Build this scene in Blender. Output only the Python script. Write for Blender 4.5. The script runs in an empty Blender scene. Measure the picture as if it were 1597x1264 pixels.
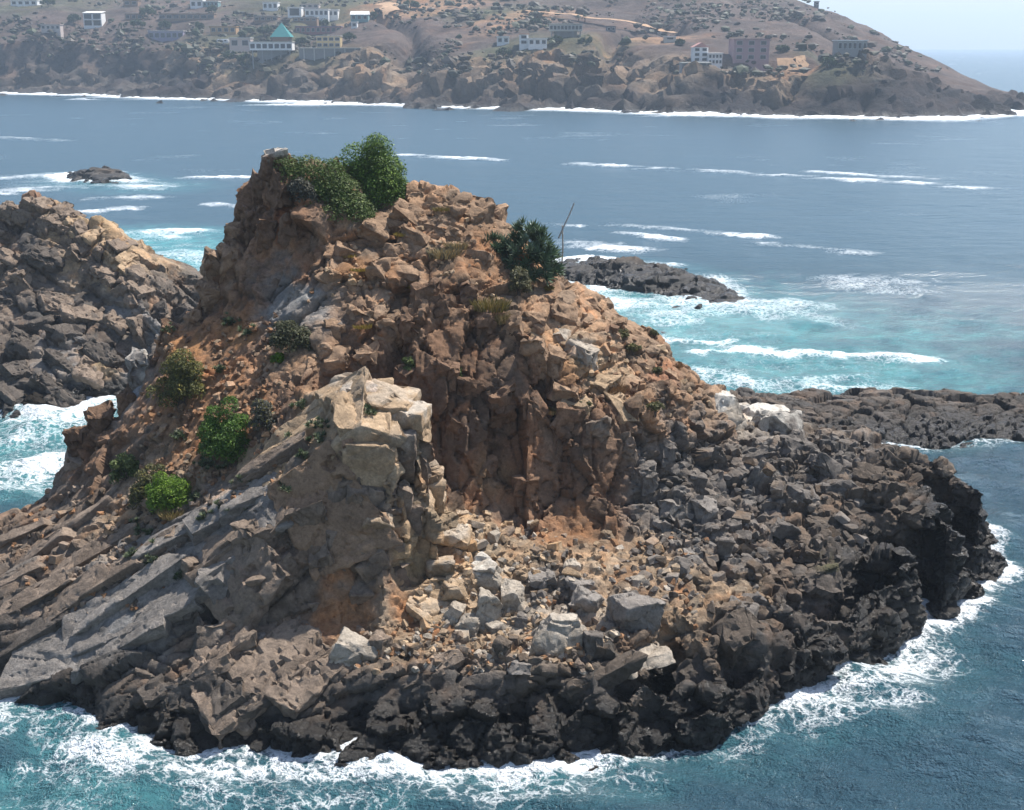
import bpy, bmesh, math, random
import numpy as np
from mathutils import Vector, Matrix, Euler
from mathutils.geometry import delaunay_2d_cdt
SC = bpy.context.scene
COL = SC.collection
random.seed(7)
RNG = np.random.default_rng(7)
# ------------------------------------------------------------------ camera
CAM_H = 25.0
PITCH = math.radians(15.7)
FPX = 2000.0                      # focal length in photo pixels, photo 1597 x 1264
cd = bpy.data.cameras.new('camera')
cd.sensor_fit = 'HORIZONTAL'; cd.sensor_width = 36.0
cd.lens = 36.0 * FPX / 1597.0
cd.clip_start = 0.5; cd.clip_end = 20000
cam = bpy.data.objects.new('camera', cd); COL.objects.link(cam)
cam.location = (0, 0, CAM_H)
cam.rotation_euler = (math.pi/2 - PITCH, 0, 0)
SC.camera = cam
# ------------------------------------------------------------------ light
SUN_EL, SUN_AZ = 60.0, 52.0       # azimuth clockwise from +Y (straight ahead)
w = bpy.data.worlds.new('World'); SC.world = w; w.use_nodes = True
nt = w.node_tree
sky = nt.nodes.new('ShaderNodeTexSky'); sky.sky_type = 'NISHITA'; sky.sun_disc = False
sky.sun_elevation = math.radians(SUN_EL); sky.sun_rotation = math.radians(SUN_AZ)
sky.altitude = 0; sky.air_density = 1.0; sky.dust_density = 1.0; sky.ozone_density = 1.0
bg = nt.nodes['Background']; bg.inputs['Strength'].default_value = 0.115
nt.links.new(sky.outputs[0], bg.inputs['Color'])
sl = bpy.data.lights.new('sun', 'SUN'); sl.energy = 5.0; sl.angle = math.radians(0.53); sl.color = (1.0, 0.955, 0.89)
so = bpy.data.objects.new('sun', sl); COL.objects.link(so)
el, az = math.radians(SUN_EL), math.radians(SUN_AZ)
SUN_DIR = Vector((math.sin(az)*math.cos(el), math.cos(az)*math.cos(el), math.sin(el)))
so.rotation_euler = SUN_DIR.to_track_quat('Z', 'Y').to_euler()
so.location = (20, 20, 80)
SC.view_settings.view_transform = 'Standard'
SC.view_settings.look = 'None'
SC.view_settings.exposure = 0.55
SC.view_settings.gamma = 1.0
SC.view_settings.use_curve_mapping = False
SC.cycles.volume_bounces = 1
SC.cycles.max_bounces = 4; SC.cycles.diffuse_bounces = 2; SC.cycles.glossy_bounces = 2; SC.cycles.transmission_bounces = 2
SC.cycles.volume_step_rate = 4.0
# ------------------------------------------------------------------ pixel <-> world
CP, SP = math.cos(PITCH), math.sin(PITCH)
def ray(u, v):
    x = (u - 798.5)/FPX; yv = (632.0 - v)/FPX
    return np.array([x, CP + yv*SP, -SP + yv*CP])
def at(u, v, Y):
    d = ray(u, v); t = Y/d[1]
    return np.array([d[0]*t, Y, CAM_H + d[2]*t])
def at_z(u, v, z=0.0):
    d = ray(u, v); t = (z - CAM_H)/d[2]
    return np.array([d[0]*t, d[1]*t, z])
def project(P):
    P = np.asarray(P, float); q = P - np.array([0, 0, CAM_H])
    f = q[..., 1]*CP - q[..., 2]*SP; up = q[..., 1]*SP + q[..., 2]*CP
    return 798.5 + FPX*q[..., 0]/f, 632.0 - FPX*up/f
# ------------------------------------------------------------------ noise
def _hash(ix, iy, iz, seed):
    h = (ix.astype(np.uint32)*np.uint32(374761393) + iy.astype(np.uint32)*np.uint32(668265263)
         + iz.astype(np.uint32)*np.uint32(2147483647 & 0x6C8E9CF5) + np.uint32((seed*1274126177) & 0xffffffff))
    h = (h ^ (h >> np.uint32(13)))*np.uint32(1274126177)
    h = (h ^ (h >> np.uint32(16)))*np.uint32(2246822519)
    return h ^ (h >> np.uint32(15))
def _h01(h): return (h & np.uint32(0xffffff)).astype(np.float32)/np.float32(16777216.0)
def vnoise(P, seed=0):
    """value noise, -1..1"""
    P = np.asarray(P, np.float32); f = np.floor(P); i = f.astype(np.int32); t = P - f
    t = t*t*t*(t*(t*6 - 15) + 10)
    out = 0
    for dx in (0, 1):
        wx = t[:, 0] if dx else 1 - t[:, 0]
        for dy in (0, 1):
            wy = t[:, 1] if dy else 1 - t[:, 1]
            for dz in (0, 1):
                wz = t[:, 2] if dz else 1 - t[:, 2]
                out = out + wx*wy*wz*_h01(_hash(i[:, 0]+dx, i[:, 1]+dy, i[:, 2]+dz, seed))
    return out*2 - 1
def fbm(P, seed=0, octv=4, gain=0.5):
    P = np.asarray(P, np.float32); a = 1.0; s = 0; n = 0
    for o in range(octv):
        s = s + a*vnoise(P*(2.03**o) + o*17.3, seed + o*31); n += a; a *= gain
    return s/n
def cells(P, R, scale, seed, warp=0.0, jit=0.95):
    """anisotropic Voronoi: F1, F2, three randoms of the nearest cell, offset from its centre"""
    q = (np.asarray(P, np.float32) @ np.asarray(R, np.float32).T)/np.asarray(scale, np.float32)
    if warp:
        q = q + warp*np.stack([vnoise(q*0.8 + 7, seed+5), vnoise(q*0.8 + 31, seed+6), vnoise(q*0.8 + 57, seed+7)], 1)
    f = np.floor(q); i = f.astype(np.int32); t = q - f; n = len(q)
    f1 = np.full(n, 9e9, np.float32); f2 = f1.copy(); hid = np.zeros(n, np.uint32); off = np.zeros((n, 3), np.float32)
    for dx in (-1, 0, 1):
        for dy in (-1, 0, 1):
            for dz in (-1, 0, 1):
                h = _hash(i[:, 0]+dx, i[:, 1]+dy, i[:, 2]+dz, seed)
                px = dx + .5 + jit*(_h01(h) - .5) - t[:, 0]
                py = dy + .5 + jit*(_h01(h*np.uint32(747796405) + np.uint32(11)) - .5) - t[:, 1]
                pz = dz + .5 + jit*(_h01(h*np.uint32(289133645) + np.uint32(77)) - .5) - t[:, 2]
                d = px*px + py*py + pz*pz
                nw = d < f1
                f2 = np.where(nw, f1, np.minimum(f2, d)); f1 = np.where(nw, d, f1)
                hid = np.where(nw, h, hid)
                off[nw, 0] = -px[nw]; off[nw, 1] = -py[nw]; off[nw, 2] = -pz[nw]
    h2 = hid*np.uint32(1103515245) + np.uint32(12345); h2 ^= h2 >> np.uint32(11)
    h3 = h2*np.uint32(1664525) + np.uint32(1013904223); h3 ^= h3 >> np.uint32(12)
    h4 = h3*np.uint32(22695477) + np.uint32(1); h4 ^= h4 >> np.uint32(13)
    h5 = h4*np.uint32(1597334677) + np.uint32(5); h5 ^= h5 >> np.uint32(14)
    r = np.stack([_h01(h2), _h01(h3), _h01(h4), _h01(h5)], 1)
    return np.sqrt(f1), np.sqrt(f2), r, off
def frame(n, along):
    n = np.array(n, float); n /= np.linalg.norm(n); a = np.array(along, float); a -= n*a.dot(n); a /= np.linalg.norm(a)
    return np.stack([a, np.cross(n, a), n])
def sstep(a, b, x):
    t = np.clip((x - a)/(b - a), 0, 1); return t*t*(3 - 2*t)
# ------------------------------------------------------------------ objects
def prop(o, label=None, cat=None, group=None, kind=None):
    if label: o['label'] = label
    if cat: o['category'] = cat
    if group: o['group'] = group
    if kind: o['kind'] = kind
    return o
def link(o, parent=None):
    COL.objects.link(o)
    if parent is not None: o.parent = parent
    return o
def empty(name, loc=(0, 0, 0), rz=0.0):
    o = bpy.data.objects.new(name, None); o.empty_display_size = 0.2
    o.location = Vector(loc); o.rotation_euler = (0, 0, rz); return link(o)
def mesh_np(name, V, F, mat=None, smooth=True):
    """V (n,3); F (m,k) int array of equal-size faces"""
    me = bpy.data.meshes.new(name); V = np.asarray(V, np.float32); F = np.asarray(F, np.int32); m, k = F.shape
    me.vertices.add(len(V)); me.vertices.foreach_set('co', V.ravel())
    me.loops.add(m*k); me.loops.foreach_set('vertex_index', F.ravel())
    me.polygons.add(m); me.polygons.foreach_set('loop_start', np.arange(0, m*k, k, dtype=np.int32))
    me.polygons.foreach_set('loop_total', np.full(m, k, np.int32))
    me.polygons.foreach_set('use_smooth', np.full(m, bool(smooth)))
    me.update(calc_edges=True)
    if mat: me.materials.append(mat)
    return me
def col_attr(me, name, C):
    a = me.attributes.new(name, 'FLOAT_COLOR', 'POINT'); C = np.asarray(C, np.float32)
    if C.shape[1] == 3: C = np.concatenate([C, np.ones((len(C), 1), np.float32)], 1)
    a.data.foreach_set('color', C.ravel())
def flt_attr(me, name, A):
    a = me.attributes.new(name, 'FLOAT', 'POINT'); a.data.foreach_set('value', np.asarray(A, np.float32))
def obj(name, me, parent=None, loc=None, rot=None, sc=None):
    o = bpy.data.objects.new(name, me); link(o, parent)
    if loc is not None: o.location = Vector(loc)
    if rot is not None: o.rotation_euler = rot
    if sc is not None: o.scale = sc if hasattr(sc, '__len__') else (sc, sc, sc)
    return o
# ------------------------------------------------------------------ node helper
class NT:
    def __init__(s, name):
        s.m = bpy.data.materials.new(name); s.m.use_nodes = True; s.t = s.m.node_tree; s.n = s.t.nodes
        s.b = s.n['Principled BSDF']; s.out = s.n['Material Output']
    def new(s, typ, **kw):
        x = s.n.new(typ)
        for k, v in kw.items():
            if k in x.inputs: s.set(x.inputs[k], v)
            else: setattr(x, k, v)
        return x
    def set(s, sock, v):
        if isinstance(v, bpy.types.NodeSocket): s.t.links.new(v, sock)
        else: sock.default_value = v
    def noise(s, scale, detail=5, rough=.6, vec=None, dist=0.0):
        x = s.new('ShaderNodeTexNoise'); s.set(x.inputs['Scale'], scale); s.set(x.inputs['Detail'], detail)
        s.set(x.inputs['Roughness'], rough); s.set(x.inputs['Distortion'], dist)
        if vec is not None: s.set(x.inputs['Vector'], vec)
        return x.outputs['Fac']
    def voro(s, scale, feature='F1', vec=None, out='Distance', rnd=1.0):
        x = s.new('ShaderNodeTexVoronoi'); x.feature = feature; s.set(x.inputs['Scale'], scale); s.set(x.inputs['Randomness'], rnd)
        if vec is not None: s.set(x.inputs['Vector'], vec)
        return x.outputs[out]
    def math(s, op, a, b=None, c=None, clamp=False):
        x = s.new('ShaderNodeMath'); x.operation = op; x.use_clamp = clamp
        s.set(x.inputs[0], a)
        if b is not None: s.set(x.inputs[1], b)
        if c is not None: s.set(x.inputs[2], c)
        return x.outputs[0]
    def maprange(s, v, a, b, c=0.0, d=1.0, smooth=True):
        x = s.new('ShaderNodeMapRange'); x.interpolation_type = 'SMOOTHSTEP' if smooth else 'LINEAR'
        for i, q in enumerate((v, a, b, c, d)): s.set(x.inputs[i], q)
        return x.outputs[0]
    def mix(s, f, a, b, mode='MIX'):
        x = s.new('ShaderNodeMix'); x.data_type = 'RGBA'; x.blend_type = mode
        s.set(x.inputs[0], f); s.set(x.inputs[6], a); s.set(x.inputs[7], b); return x.outputs[2]
    def attr(s, name, out='Color'):
        x = s.new('ShaderNodeAttribute'); x.attribute_name = name; return x.outputs[out]
    def obj(s): return s.new('ShaderNodeTexCoord').outputs['Object']
    def geo(s, o='Position'): return s.new('ShaderNodeNewGeometry').outputs[o]
    def bump(s, h, strength, dist, normal=None):
        x = s.new('ShaderNodeBump'); s.set(x.inputs['Height'], h); s.set(x.inputs['Strength'], strength); s.set(x.inputs['Distance'], dist)
        if normal is not None: s.set(x.inputs['Normal'], normal)
        return x.outputs[0]
    def mapping(s, vec, scale=(1, 1, 1), rot=(0, 0, 0)):
        x = s.new('ShaderNodeMapping'); s.set(x.inputs['Vector'], vec); x.inputs['Scale'].default_value = scale; x.inputs['Rotation'].default_value = rot
        return x.outputs[0]
def c4(c): return (c[0], c[1], c[2], 1.0)
def rock_material(name, scale=1.0, bump=1.0):
    """rock whose colour and wetness come from the mesh; grain and fine relief from noise"""
    k = NT(name); p = k.geo(); colr = k.attr('Col'); wet = k.attr('wet', 'Fac')
    n2 = k.noise(6.0*scale, 3, .72, p); n3 = k.noise(34*scale, 2, .7, p)
    v = k.math('ADD', n2, k.math('MULTIPLY', n3, .55))
    f = k.maprange(v, .5, 1.05, .62, 1.38, False)
    c = k.mix(1.0, colr, k.new('ShaderNodeCombineColor', Red=f, Green=f, Blue=f).outputs[0], 'MULTIPLY')
    k.set(k.b.inputs['Base Color'], c)
    k.set(k.b.inputs['Roughness'], k.maprange(wet, 0, 1, .9, .34, False))
    k.set(k.b.inputs['Specular IOR Level'], k.maprange(wet, 0, 1, .2, .5, False))
    k.set(k.b.inputs['Normal'], k.bump(v, .9*bump, .11/scale))
    return k.m
# ------------------------------------------------------------------ rock kinds: colour, wet, displacement style
KIND = {   # colour (linear), wet, style
 'W': ((.024, .019, .014), 1.0, 'knob'),  'D': ((.125, .105, .088), .15, 'slab'),
 'G': ((.260, .232, .205), 0, 'slab'),    'B': ((.225, .140, .090), 0, 'cliff'),
 'R': ((.340, .226, .146), 0, 'block'),   'S': ((.330, .180, .095), 0, 'soil'),
 'T': ((.440, .315, .200), 0, 'block'),   'P': ((.420, .360, .290), 0, 'block'),
 'K': ((.180, .158, .138), 0, 'cobble'),  'Y': ((.330, .240, .160), 0, 'rubble'),
 'N': ((.128, .102, .080), .1, 'cobble'), 'F': ((.255, .195, .148), 0, 'slab'),
 # far coast
 'c': ((.036, .030, .030), 0, 'farcliff'), 'r': ((.240, .175, .120), 0, 'far'), 'g': ((.120, .098, .080), 0, 'far'),
 'h': ((.108, .080, .067), 0, 'farhill'), 'v': ((.085, .085, .048), 0, 'farhill'), 'o': ((.33, .20, .115), 0, 'farhill'),
}
KEYS = list(KIND)
STYLES = sorted({k[2] for k in KIND.values()})
BED = frame((-.43, -.46, .77), (-.84, -.10, -.53))       # bedding of the dipping slabs
JNT = frame((.25, -.93, .12), (.05, .0, 1.0))            # steep joints of the cliff
BLK = frame((.35, -.35, .87), (.7, .7, .1))
COB = frame((.2, .1, .97), (1, .3, 0))
OUT = frame((.55, -.35, .76), (.80, .10, -.58))          # bedding of the outcrop, dips right
def raster(points, vox, pad=2.0, zmin=-2.5, blur=1):
    """Delaunay of the survey points in plan, sampled on a regular plan grid"""
    P = np.array([p[:3] for p in points], float); tg = [p[3] for p in points]
    v2, e2, f2, ov, oe, of = delaunay_2d_cdt([Vector((p[0], p[1])) for p in P], [], [], 0, 1e-5)
    src = [o[0] if o else 0 for o in ov]
    x0, y0 = P[:, 0].min() - pad, P[:, 1].min() - pad
    nx = int((P[:, 0].max() + pad - x0)/vox) + 1; ny = int((P[:, 1].max() + pad - y0)/vox) + 1
    H = np.full((nx, ny), zmin, np.float32); W = np.zeros((nx, ny, len(KEYS)), np.float16)
    ki = np.array([KEYS.index(t) for t in tg])
    for f in f2:
        a, b, c = [src[i] for i in f]; A, B, C = P[a, :2], P[b, :2], P[c, :2]
        mn = np.minimum(np.minimum(A, B), C); mx = np.maximum(np.maximum(A, B), C)
        i0, j0 = int((mn[0]-x0)/vox), int((mn[1]-y0)/vox); i1, j1 = int((mx[0]-x0)/vox)+2, int((mx[1]-y0)/vox)+2
        i0, j0 = max(i0, 0), max(j0, 0); i1, j1 = min(i1, nx), min(j1, ny)
        if i1 <= i0 or j1 <= j0: continue
        X = (x0 + np.arange(i0, i1)*vox)[:, None]; Y = (y0 + np.arange(j0, j1)*vox)[None, :]
        den = (B[1]-C[1])*(A[0]-C[0]) + (C[0]-B[0])*(A[1]-C[1])
        if abs(den) < 1e-9: continue
        wa = ((B[1]-C[1])*(X-C[0]) + (C[0]-B[0])*(Y-C[1]))/den; wb = ((C[1]-A[1])*(X-C[0]) + (A[0]-C[0])*(Y-C[1]))/den; wc = 1-wa-wb
        m = (wa >= -1e-6) & (wb >= -1e-6) & (wc >= -1e-6)
        if not m.any(): continue
        H[i0:i1, j0:j1][m] = (wa*P[a, 2] + wb*P[b, 2] + wc*P[c, 2])[m]
        Wm = np.zeros((int(m.sum()), len(KEYS)), np.float16)
        for q, ww in ((a, wa), (b, wb), (c, wc)): Wm[:, ki[q]] += ww[m].astype(np.float16)
        W[i0:i1, j0:j1][m] = Wm
    for _ in range(blur):
        Hp = np.pad(H, 1, mode='edge')
        H = sum(Hp[1+dx:nx+1+dx, 1+dy:ny+1+dy]*wt for dx, dy, wt in [(0, 0, .25), (1, 0, .125), (-1, 0, .125), (0, 1, .125), (0, -1, .125), (1, 1, .0625), (1, -1, .0625), (-1, 1, .0625), (-1, -1, .0625)])
    return dict(x0=x0, y0=y0, vox=vox, H=H, W=W)
def sample(g, A, XY):
    fx = np.clip((XY[:, 0]-g['x0'])/g['vox'], 0, A.shape[0]-1.001); fy = np.clip((XY[:, 1]-g['y0'])/g['vox'], 0, A.shape[1]-1.001)
    i, j = fx.astype(int), fy.astype(int); s, t = fx-i, fy-j
    if A.ndim == 3: s, t = s[:, None], t[:, None]
    return A[i, j]*(1-s)*(1-t) + A[i+1, j]*s*(1-t) + A[i, j+1]*(1-s)*t + A[i+1, j+1]*s*t
def nets(g, zlo=-1.2, tile=96):
    """surface nets of z = H(x, y): even faces on flats and cliffs alike"""
    H, x0, y0, vox = g['H'], g['x0'], g['y0'], g['vox']; nx, ny = H.shape; NZ = 4096; z0 = -4.0
    keys, pos, quads = [], [], []
    for I in range(0, nx-1, tile):
        for J in range(0, ny-1, tile):
            i1, j1 = min(I+tile, nx-1), min(J+tile, ny-1)
            h = H[I:i1+1, J:j1+1]
            if h.max() < zlo: continue
            k0 = int((max(h.min(), zlo)-z0)/vox)-2; k1 = int((h.max()-z0)/vox)+3
            zk = (z0 + np.arange(k0, k1+1)*vox).astype(np.float32)
            S = zk[None, None, :] < h[:, :, None]
            cnt = sum(S[a:a+h.shape[0]-1, b:b+h.shape[1]-1, c:c+len(zk)-1].astype(np.int8) for a in (0, 1) for b in (0, 1) for c in (0, 1))
            ci, cj, ck = np.nonzero((cnt > 0) & (cnt < 8))
            if len(ci) == 0: continue
            corner = {}
            for a in (0, 1):
                for b in (0, 1):
                    hh = h[ci+a, cj+b]
                    for c in (0, 1): corner[a, b, c] = zk[ck+c]-hh
            acc = np.zeros((len(ci), 3), np.float32); n = np.zeros(len(ci), np.float32)
            for ax in range(3):
                for p in (0, 1):
                    for q in (0, 1):
                        o = [p, q]; o.insert(ax, 0); e = [p, q]; e.insert(ax, 1)
                        fa, fb = corner[tuple(o)], corner[tuple(e)]; m = (fa < 0) != (fb < 0)
                        t = np.where(m, fa/np.where(m, fa-fb, 1), 0); pt = np.zeros((len(ci), 3), np.float32)
                        pt[:, 0], pt[:, 1], pt[:, 2] = o[0], o[1], o[2]; pt[:, ax] = t
                        acc += pt*m[:, None]; n += m
            acc /= n[:, None]
            pos.append(np.stack([x0+(ci+I+acc[:, 0])*vox, y0+(cj+J+acc[:, 1])*vox, z0+(ck+k0+acc[:, 2])*vox], 1))
            keys.append(((ci+I).astype(np.int64)*ny+(cj+J))*NZ+(ck+k0))
            nI, nJ = i1-I, j1-J
            for ax in range(3):
                A = S[:nI, :nJ, :]
                Bs = S[1:nI+1, :nJ, :] if ax == 0 else (S[:nI, 1:nJ+1, :] if ax == 1 else S[:nI, :nJ, 1:])
                if ax == 2: A = A[:, :, :-1]
                d = A != Bs; ei, ej, ek = np.nonzero(d); ins = A[ei, ej, ek]
                gi, gj, gk = (ei+I).astype(np.int64), (ej+J).astype(np.int64), (ek+k0).astype(np.int64)
                def K(di, dj, dk): return ((gi+di)*ny+(gj+dj))*NZ+(gk+dk)
                if ax == 0: q = [K(0, -1, -1), K(0, 0, -1), K(0, 0, 0), K(0, -1, 0)]
                elif ax == 1: q = [K(-1, 0, -1), K(-1, 0, 0), K(0, 0, 0), K(0, 0, -1)]
                else: q = [K(-1, -1, 0), K(0, -1, 0), K(0, 0, 0), K(-1, 0, 0)]
                q = np.stack(q, 1); q[~ins] = q[~ins][:, ::-1]
                quads.append(q)
    keys = np.concatenate(keys); pos = np.concatenate(pos); q = np.concatenate(quads)
    o = np.argsort(keys); keys = keys[o]; pos = pos[o]
    ix = np.clip(np.searchsorted(keys, q.ravel()), 0, len(keys)-1)
    ok = (keys[ix] == q.ravel()).reshape(q.shape).all(1); F = ix.reshape(q.shape)[ok]
    return pos.astype(np.float32), F
def vnormals(V, F):
    n = np.cross(V[F[:, 2]]-V[F[:, 0]], V[F[:, 3]]-V[F[:, 1]]); out = np.zeros_like(V)
    for a in range(3):
        out[:, a] = sum(np.bincount(F[:, c], n[:, a], len(V)) for c in range(4))
    return out/(np.linalg.norm(out, axis=1, keepdims=True)+1e-9)
def facet(P, R, sc, seed, amp, tilt, crack, cw, warp=.25, tw=(1, 1, 1)):
    f1, f2, r, off = cells(P, R, sc, seed, warp)
    t = (r[:, 1:4]-.5)*2*np.array(tw, np.float32)
    return amp*(r[:, 0]-.5)*2 + tilt*(t*off).sum(1) - crack*np.exp(-(f2-f1)/cw), r
def dome(P, R, sc, seed, amp, crack, cw, warp=.2):
    f1, f2, r, off = cells(P, R, sc, seed, warp)
    return amp*(.35+.65*r[:, 0])*(1-np.clip(f1/.75, 0, 1)**2) - crack*np.exp(-(f2-f1)/cw), r
def style_disp(st, P, N, stage, bed):
    n = len(P); z = np.zeros(n, np.float32)
    if st == 'slab':
        if stage == 0: return facet(P, bed, (5.2, 1.5, 1.3), 11, .26, .26, .30, .04, .06)
        if stage == 1: return facet(P, bed, (1.9, .75, .6), 12, .07, .10, .15, .045, .08)
        return facet(P, bed, (.6, .3, .3), 13, .015, .03, .03, .08, .2)
    if st == 'cliff':
        if stage == 0: return facet(P, JNT, (4.2, 1.9, 1.9), 21, .30, .70, .22, .04, .10, (.6, 1.3, 1))
        if stage == 1: return facet(P, JNT, (1.5, .75, .8), 22, .10, .22, .14, .045, .12, (.7, 1.3, 1))
        return facet(P, JNT, (.5, .32, .32), 23, .03, .07, .05, .08, .2)
    if st == 'block':
        if stage == 0: return facet(P, BLK, (3.2, 2.1, 1.7), 31, .24, .55, .26, .04, .10)
        if stage == 1: return facet(P, BLK, (1.1, .75, .65), 32, .08, .15, .15, .05, .12)
        return facet(P, BLK, (.36, .28, .26), 33, .02, .05, .03, .08, .3)
    if st == 'soil':
        if stage == 0: return .22*fbm(P*.5, 41, 4), None
        if stage == 1:
            a, r = facet(P, COB, (.55, .45, .45), 42, .06, .14, .04, .1); return a*(r[:, 1] > .5) + .05*vnoise(P*2.5, 44), r
        a, r = facet(P, COB, (.27, .24, .24), 43, .03, .06, .02, .1); return a*(r[:, 1] > .4), r
    if st == 'cobble':
        if stage == 0: a, r = facet(P, COB, (2.0, 1.25, 1.1), 51, .32, .60, .34, .05, .2); return a, r
        if stage == 1: return facet(P, COB, (.8, .55, .5), 52, .12, .22, .15, .07, .2)
        return facet(P, COB, (.32, .27, .25), 53, .02, .05, .03, .08, .3)
    if st == 'rubble':
        if stage == 0: a, r = facet(P, COB, (1.5, 1.1, 1.0), 61, .14, .28, .12, .06, .2); return a + .15*fbm(P*.4, 63, 3), r
        if stage == 1: return facet(P, COB, (.52, .42, .4), 62, .08, .15, .08, .07, .25)
        return facet(P, COB, (.26, .24, .22), 64, .03, .06, .03, .08, .3)
    if st == 'knob':
        if stage == 0: return facet(P, BLK, (2.4, 1.4, 1.0), 71, .24, .45, .30, .05, .12)
        if stage == 1: return facet(P, BLK, (.9, .6, .45), 72, .09, .16, .14, .06, .15)
        return facet(P, COB, (.34, .28, .26), 73, .03, .07, .04, .1, .3)
    if st == 'far':
        if stage == 0: return facet(P, FARB, (26, 12, 9), 81, 3.0, 6.5, 2.8, .06, .2)
        if stage == 1: return facet(P, FARB, (9, 4.8, 3.6), 82, 1.1, 2.6, 1.3, .08, .25)
        return z, None
    if st == 'farcliff':
        if stage == 0: return facet(P, FARC, (22, 9, 9), 85, 1.8, 2.6, 1.4, .06, .2)
        if stage == 1: return facet(P, FARC, (7, 3.6, 3.6), 86, .6, 1.0, .7, .08, .25)
        return z, None
    if st == 'farhill':
        if stage == 0: return 3.5*fbm(P*.016, 91, 4), None
        if stage == 1: return 1.0*fbm(P*.12, 92, 3), None
    return z, None
FARC = frame((-.1, -.95, .25), (.25, 0, 1))
FARB = frame((-.35, -.35, .86), (.9, .1, .35))
def terrain(name, points, vox, mat, bed=BED, wet_z=1.3, dscale=1.0, far=False, blobs=(), zlo=-1.2, amp=1.0, carve=()):
    g = raster(points, vox)
    if carve:
        X = (g['x0'] + np.arange(g['H'].shape[0])*vox)[:, None]; Y = (g['y0'] + np.arange(g['H'].shape[1])*vox)[None, :]
        for (c, ax, hw, ln, dep) in carve:     # a narrow cleft: plan centre, direction, half width, half length, depth
            ax = np.array(ax, float)/np.linalg.norm(ax); s = (X-c[0])*ax[0]+(Y-c[1])*ax[1]; t = -(X-c[0])*ax[1]+(Y-c[1])*ax[0]
            g['H'] -= dep*np.exp(-(t/hw)**2)*sstep(1.0, .6, np.abs(s)/ln)
    if far:
        nx, ny = g['H'].shape; X = (g['x0'] + np.arange(nx)*vox)[:, None]+np.zeros((1, ny)); Y = (g['y0'] + np.arange(ny)*vox)[None, :]+np.zeros((nx, 1))
        Q = np.stack([X*.011, Y*.005, np.zeros_like(X)], -1).reshape(-1, 3); gl = np.abs(fbm(Q, 871, 3)).reshape(nx, ny)      # gullies run down to the sea
        g['H'] = g['H'] - 8.0*np.exp(-(gl/.07)**2)*sstep(3, 18, g['H'])*sstep(900, 650, Y)
    V, F = nets(g, zlo)
    W = sample(g, g['W'], V[:, :2]).astype(np.float32); W = np.clip(W, 0, None)
    # ragged borders between kinds of rock
    fs = 1/(20*vox) if not far else .03
    for i in range(W.shape[1]):
        if W[:, i].any(): W[:, i] *= np.exp(1.5*fbm(V*fs*4, 100+i*7, 3))
    W = W**1.6; W /= W.sum(1, keepdims=True)+1e-6
    SW = {s: np.zeros(len(V), np.float32) for s in STYLES}
    for i, k in enumerate(KEYS): SW[KIND[k][2]] += W[:, i]
    rr = np.full(len(V), .5, np.float32); r2 = rr.copy()
    N0 = vnormals(V, F)
    for stage in (0, 1, 2):
        N = N0 if stage == 0 else .75*N0 + .25*vnormals(V, F); D = np.zeros(len(V), np.float32)
        for s in STYLES:
            m = SW[s] > .03
            if not m.any(): continue
            d, r = style_disp(s, V[m]/dscale, N[m], stage, bed)
            D[m] += SW[s][m]*d*dscale
            if r is not None:
                if stage == 0: rr[m] = rr[m]*(1-SW[s][m]) + SW[s][m]*r[:, 2]
                elif stage == 1: r2[m] = r2[m]*(1-SW[s][m]) + SW[s][m]*r[:, 2]
        V = V + N*(amp*D)[:, None]
    C = np.zeros((len(V), 3), np.float32); wet = np.zeros(len(V), np.float32)
    for i, k in enumerate(KEYS):
        C += W[:, i:i+1]*np.array(KIND[k][0], np.float32); wet += W[:, i]*KIND[k][1]
    vs = 1.0 if not far else .08
    mot = (.30 if not far else .55)*fbm(V*.8*vs, 601, 4) + .22*vnoise(V*3.1*vs, 605)
    C *= (.70 + .50*rr + .34*(r2-.5) + mot)[:, None]               # each block its own tone, mottled
    rust = sstep(.05, .5, fbm(V*1.1*vs, 611, 4))[:, None]*.5; C *= 1 + rust*np.array((.28, -.04, -.28), np.float32)
    hue = (r2-.5)*.16; C[:, 0] *= 1+hue; C[:, 2] *= 1-hue
    for (c, rad, colr, wgt) in blobs:
        d = np.linalg.norm((V-np.array(c, np.float32))/np.array(rad, np.float32), axis=1)
        n = d < 2.2
        if not n.any(): continue
        q = sstep(1.15, .55, d[n] + .45*fbm(V[n]*1.3/dscale, 777, 4))*wgt
        C[n] = C[n]*(1-q[:, None]) + np.array(colr, np.float32)*q[:, None]
    zz = V[:, 2] + .75*dscale*fbm(V*.5/dscale, 501, 4)
    wz = sstep(wet_z, wet_z*.35, zz)                              # tide line: black algae and wet rock
    C = C*(1-wz[:, None]) + np.array((.018, .0145, .011), np.float32)*wz[:, None]; wet = np.maximum(wet, wz)
    keep = (V[F][:, :, 2].max(1) > zlo+.1); F = F[keep]
    used = np.zeros(len(V), bool); used[F.ravel()] = True; mp = np.cumsum(used)-1
    V2, F2 = V[used], mp[F]
    me = mesh_np(name, V2, F2, mat); col_attr(me, 'Col', C[used]); flt_attr(me, 'wet', wet[used])
    me.set_sharp_from_angle(angle=math.radians(38))
    o = obj(name, me); o['kind'] = 'structure'
    # top surface in plan, for standing things on it
    T = np.full(g['H'].shape, -9, np.float32)
    ii = np.clip(((V2[:, 0]-g['x0'])/vox).astype(int), 0, T.shape[0]-1); jj = np.clip(((V2[:, 1]-g['y0'])/vox).astype(int), 0, T.shape[1]-1)
    np.maximum.at(T, (ii, jj), V2[:, 2]); T = np.where(T < -8, g['H'], T); g['T'] = T; g['obj'] = o; g['nv'] = len(V2); del g['W']
    return g
def ground(g, x, y):
    return float(sample(g, g['T'], np.array([[x, y]]))[0])
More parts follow.
